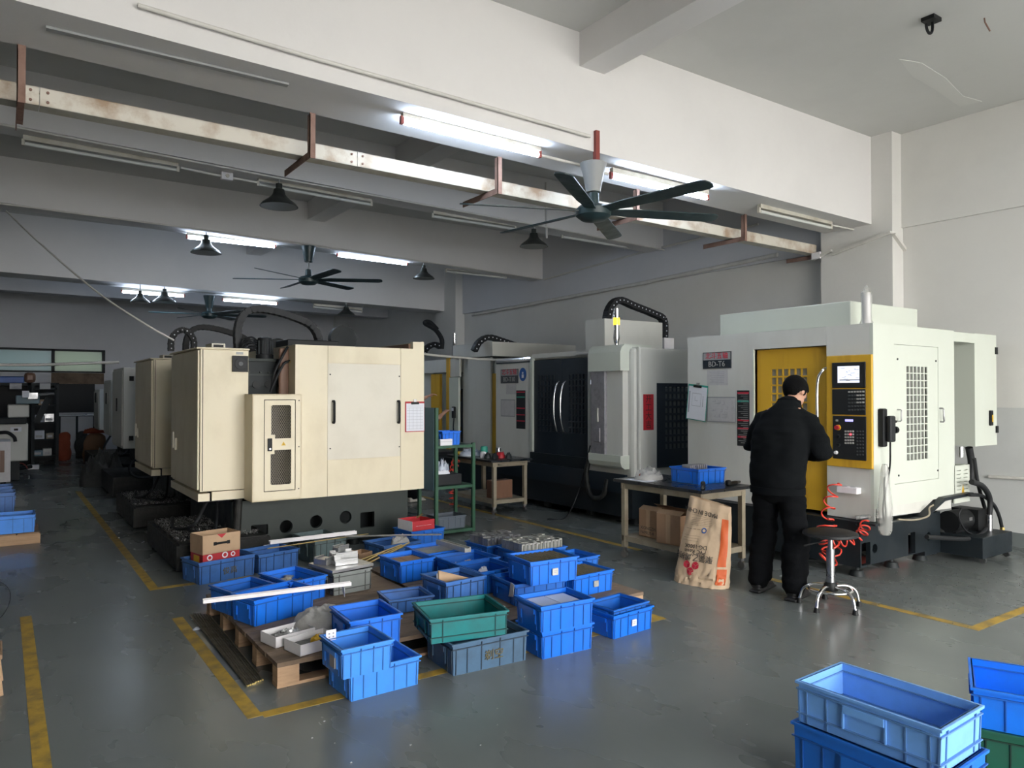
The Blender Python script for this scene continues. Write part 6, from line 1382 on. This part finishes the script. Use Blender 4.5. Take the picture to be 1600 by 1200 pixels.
# ================================================================== far left corner of the hall
def far_left():
    a = ony(17, 680, 14.4)
    t = thing('white_cabinet', 'white machine cabinet with a slot window at the left picture edge', 'cabinet', (a.x, 14.4, 0)); x1 = a.x
    B(x1 - .9, x1, 14.4, 15.2, .12, ony(10, 690, 14.4).z).build('body', 'whitebox', t); r = RY(14.4, 0, 704, 7, 738); B(r[0], r[1], 14.385, 14.40, r[2], r[3]).build('slot_window', 'brownsheet', t)
    for x in (x1 - .8, x1 - .1): MB().cyl((x, 14.5, 0), (x, 14.5, .12), .04).build('foot', 'black', t)
    x2 = ony(44, 680, 15.6).x
    g = thing('grinding_machine', 'grey-white grinding machine behind the white cabinet, far left', 'machine', (x2, 15.6, 0)); zt = ony(30, 662, 15.6).z
    B(x2 - 1.2, x2, 15.6, 16.4, .35, zt, .02).build('body', 'whitegrey', g); B(x2 - 1.2, x2 - .12, 15.62, 16.3, .02, .35).build('plinth', 'iron', g); B(x2 - 1.3, x2 - .02, 15.5, 16.0, zt, zt + .10, .02).build('table', 'iron', g)
    r = RY(15.9, 12, 632, 46, 655); B(r[0], r[1], 15.9, 16.4, zt + .1, r[3], .02).build('column', 'whitegrey', g); p = ony(25, 671, 15.59); pl = B(p.x - .08, p.x + .08, 15.585, 15.60, p.z - .04, p.z + .04).build('name_plate', 'paper', g); B(p.x - .03, p.x + .03, 15.58, 15.585, p.z - .02, p.z + .015).build('plate_mark', 'ink', pl)
    r = RY(15.8, 25, 618, 62, 631); B(r[0], r[1], 15.8, 16.1, r[2], r[3], .01).build('arm', 'bluepanel', g); r = RY(15.7, 43, 613, 60, 624); B(r[0], r[1], 15.7, 15.9, r[2], r[3], .01).build('head', 'steel', g); p = ony(40, 616, 15.65); B(p.x - .05, p.x + .05, 15.62, 15.7, p.z - .06, p.z + .06).build('lamp_face', 'paper', g); MB().cyl(ony(60, 617, 15.7), ony(85, 615, 15.7), .025).build('spindle_rod', 'chrome', g)
    MB().tube(cr([ony(0, 676, 15.55), ony(12, 676, 15.5), ony(22, 683, 15.45), ony(24, 690, 15.45)], 8), .03, 8).build('hose', 'rubber', g, smooth=60); MB().bar(ony(76, 622, 16.0), ony(57, 660, 16.0), .12, .10).build('control_arm', 'iron', g)
    # steel shelving against the back
    y = 18.6; r = RY(y, 52, 600, 90, 720); s = thing('steel_shelving', 'dark steel shelving with small goods near the back wall', 'shelving', (r[0], y, 0))
    for x in (r[0], r[1]):
        for yy in (y, y + .45): B(x - .03, x + .03, yy, yy + .05, 0, r[3]).build('post', 'iron', s)
    for k in range(5): B(r[0], r[1], y, y + .5, .18 + k * .36, .21 + k * .36).build('shelf', 'iron', s)
    for k, (f, z, m_, w) in enumerate(((.2, .21, 'bluepanel', .10), (.6, .21, 'whitegrey', .08), (.25, .57, 'paper', .10), (.7, .57, 'bench', .07), (.3, .93, 'paper', .09), (.65, .93, 'steel', .10), (.45, 1.29, 'cardlight', .1))):
        x = r[0] + f * (r[1] - r[0]); t_ = thing('goods_box', ['blue box', 'pale box', 'white packet', 'tan box', 'white bundle', 'steel box', 'tan carton'][k] + ' on the dark steel shelving, shelf %s' % ('one', 'one', 'two', 'two', 'three', 'three', 'four')[k], 'box', (x, y + .1, z)); B(x - w, x + w, y + .05, y + .3, z, z + .12 + .03 * (k % 3), .008).build('body', m_, t_); B(x - w * .6, x + w * .6, y + .045, y + .05, z + .03, z + .08).build('label_patch', 'papergrey', t_)
    for px0, px1, yp, lab in ((15, 34, 19.298, 'pale poster on the rack at the far left edge'), (62, 79, y - .002, 'pale poster on the steel shelving')):
        q = RY(yp, px0, 599, px1, 608); tag(B(q[0], q[1], yp - .01, yp, q[2], q[3]).build('poster', 'papergrey'), lab, 'poster')
    r = RY(19.4, -10, 588, 38, 599); tag(B(r[0], r[1], 19.4, 19.7, r[2], r[3], .02).build('blue_roll', 'signblue'), 'dark blue roll lying on top of the far rack', 'roll'); r = RY(19.4, 38, 582, 56, 598); tag(B(r[0], r[1], 19.4, 19.7, r[2], r[3], .06).build('brown_bundle', 'brownsheet'), 'brown bundle on top of the far rack', 'bundle')
    r = RY(19.3, -20, 598, 92, 602); rk = thing('storage_rack', 'dark storage rack below the strip window, far left', 'rack', (r[0], 19.3, 0)); B(r[0], r[1], 19.3, 19.8, r[2], r[3]).build('top_shelf', 'iron', rk)
    for px in (-15, 46, 90): x = ony(px, 600, 19.3).x; B(x - .03, x + .03, 19.3, 19.36, 0, r[3]).build('post', 'iron', rk)
    B(r[0], r[1], 19.78, 19.8, 0, r[3]).build('back_sheet', 'black', rk)
    rl = RY(YB - .4, 90, 649, 150, 653); gr = thing('guard_rail', 'low steel guard rail in front of the dark doorway', 'rail', (rl[0], YB - .4, 0)); MB().cyl((rl[0], YB - .4, rl[3]), (rl[1], YB - .4, rl[3]), .03).build('top_rail', 'steel', gr)
    for f in (.05, .5, .95): x = rl[0] + f * (rl[1] - rl[0]); MB().cyl((x, YB - .4, 0), (x, YB - .4, rl[3]), .025).build('post', 'iron', gr)
    # bags by the back wall
    def bag(name, lab, px0, px1, py0, py1, m_, seed, sl=.06):
        c = onz((px0 + px1) / 2, py1); w = (onz(px1, py1) - onz(px0, py1)).length; z = ony((px0 + px1) / 2, py0, c.y).z; mb = MB(); ell(mb, [((0, 0, .03), w * .46, w * .3), ((0, 0, z * .3), w * .5, w * .34), ((0, 0, z * .7), w * .47, w * .3), ((0.02, 0, z * .92), w * .42, w * .2)], (0, 1, 0), 20)
        ob = mb.xf(Matrix.Translation((c.x, c.y, 0))).build(name, m_); remesh(ob, .035, 2)
        for v in ob.data.vertices: v.co += v.normal * sl * noise.noise(v.co * 4 + Vector((seed, 0, 0))); v.co.z = max(0.0, v.co.z)
        return tag(ob, lab, 'bag')
    bag('orange_bag', 'tall orange bag standing by the dark steel shelving', 88, 110, 677, 719, 'orangedark', 1); bag('sack', 'grey sack right of the orange bag by the back wall', 117, 135, 676, 716, 'clothdark', 2); bag('bin_bag', 'beige sack with an orange top near the far machines', 131, 165, 683, 722, 'card', 3); sk = bpy.data.objects['bin_bag']; zz = max(v.co.z for v in sk.data.vertices); cc = onz(148, 722); tag(heap('orange_cloth', 'orangedark', (cc.x, cc.y, zz - .01), .22, .13, .10, 0, 77), 'orange cloth crumpled on top of the beige sack', 'cloth')
    tag(heap('tarpaulin', 'clothdark', (1.42, 14.24, 0), .36, .30, .42, 0, 71, .6, 6, 34), 'dark tarpaulin heaped over parts at the aisle edge', 'tarpaulin')
    c = onz(52, 733); pb_ = thing('power_strip', 'white socket block on the floor at the far left', 'socket', (c.x, c.y, 0)); B(c.x - .1, c.x + .1, c.y - .06, c.y + .06, 0, .09, .01).build('body', 'whitebox', pb_); MB().cyl((c.x - .03, c.y - .07, .06), (c.x - .35, c.y - .2, .03), .035).build('plug', 'black', pb_)
    coil('red_cable', [(c.x - .75, c.y - .9, .06), (c.x - .6, c.y - .8, .12), (c.x - .5, c.y - .6, .05), (c.x - .2, c.y - .3, .03)], .13, 4, .012, 'redcap', 'tangled red cable on the floor beside the white cabinet', 'cable')
far_left()
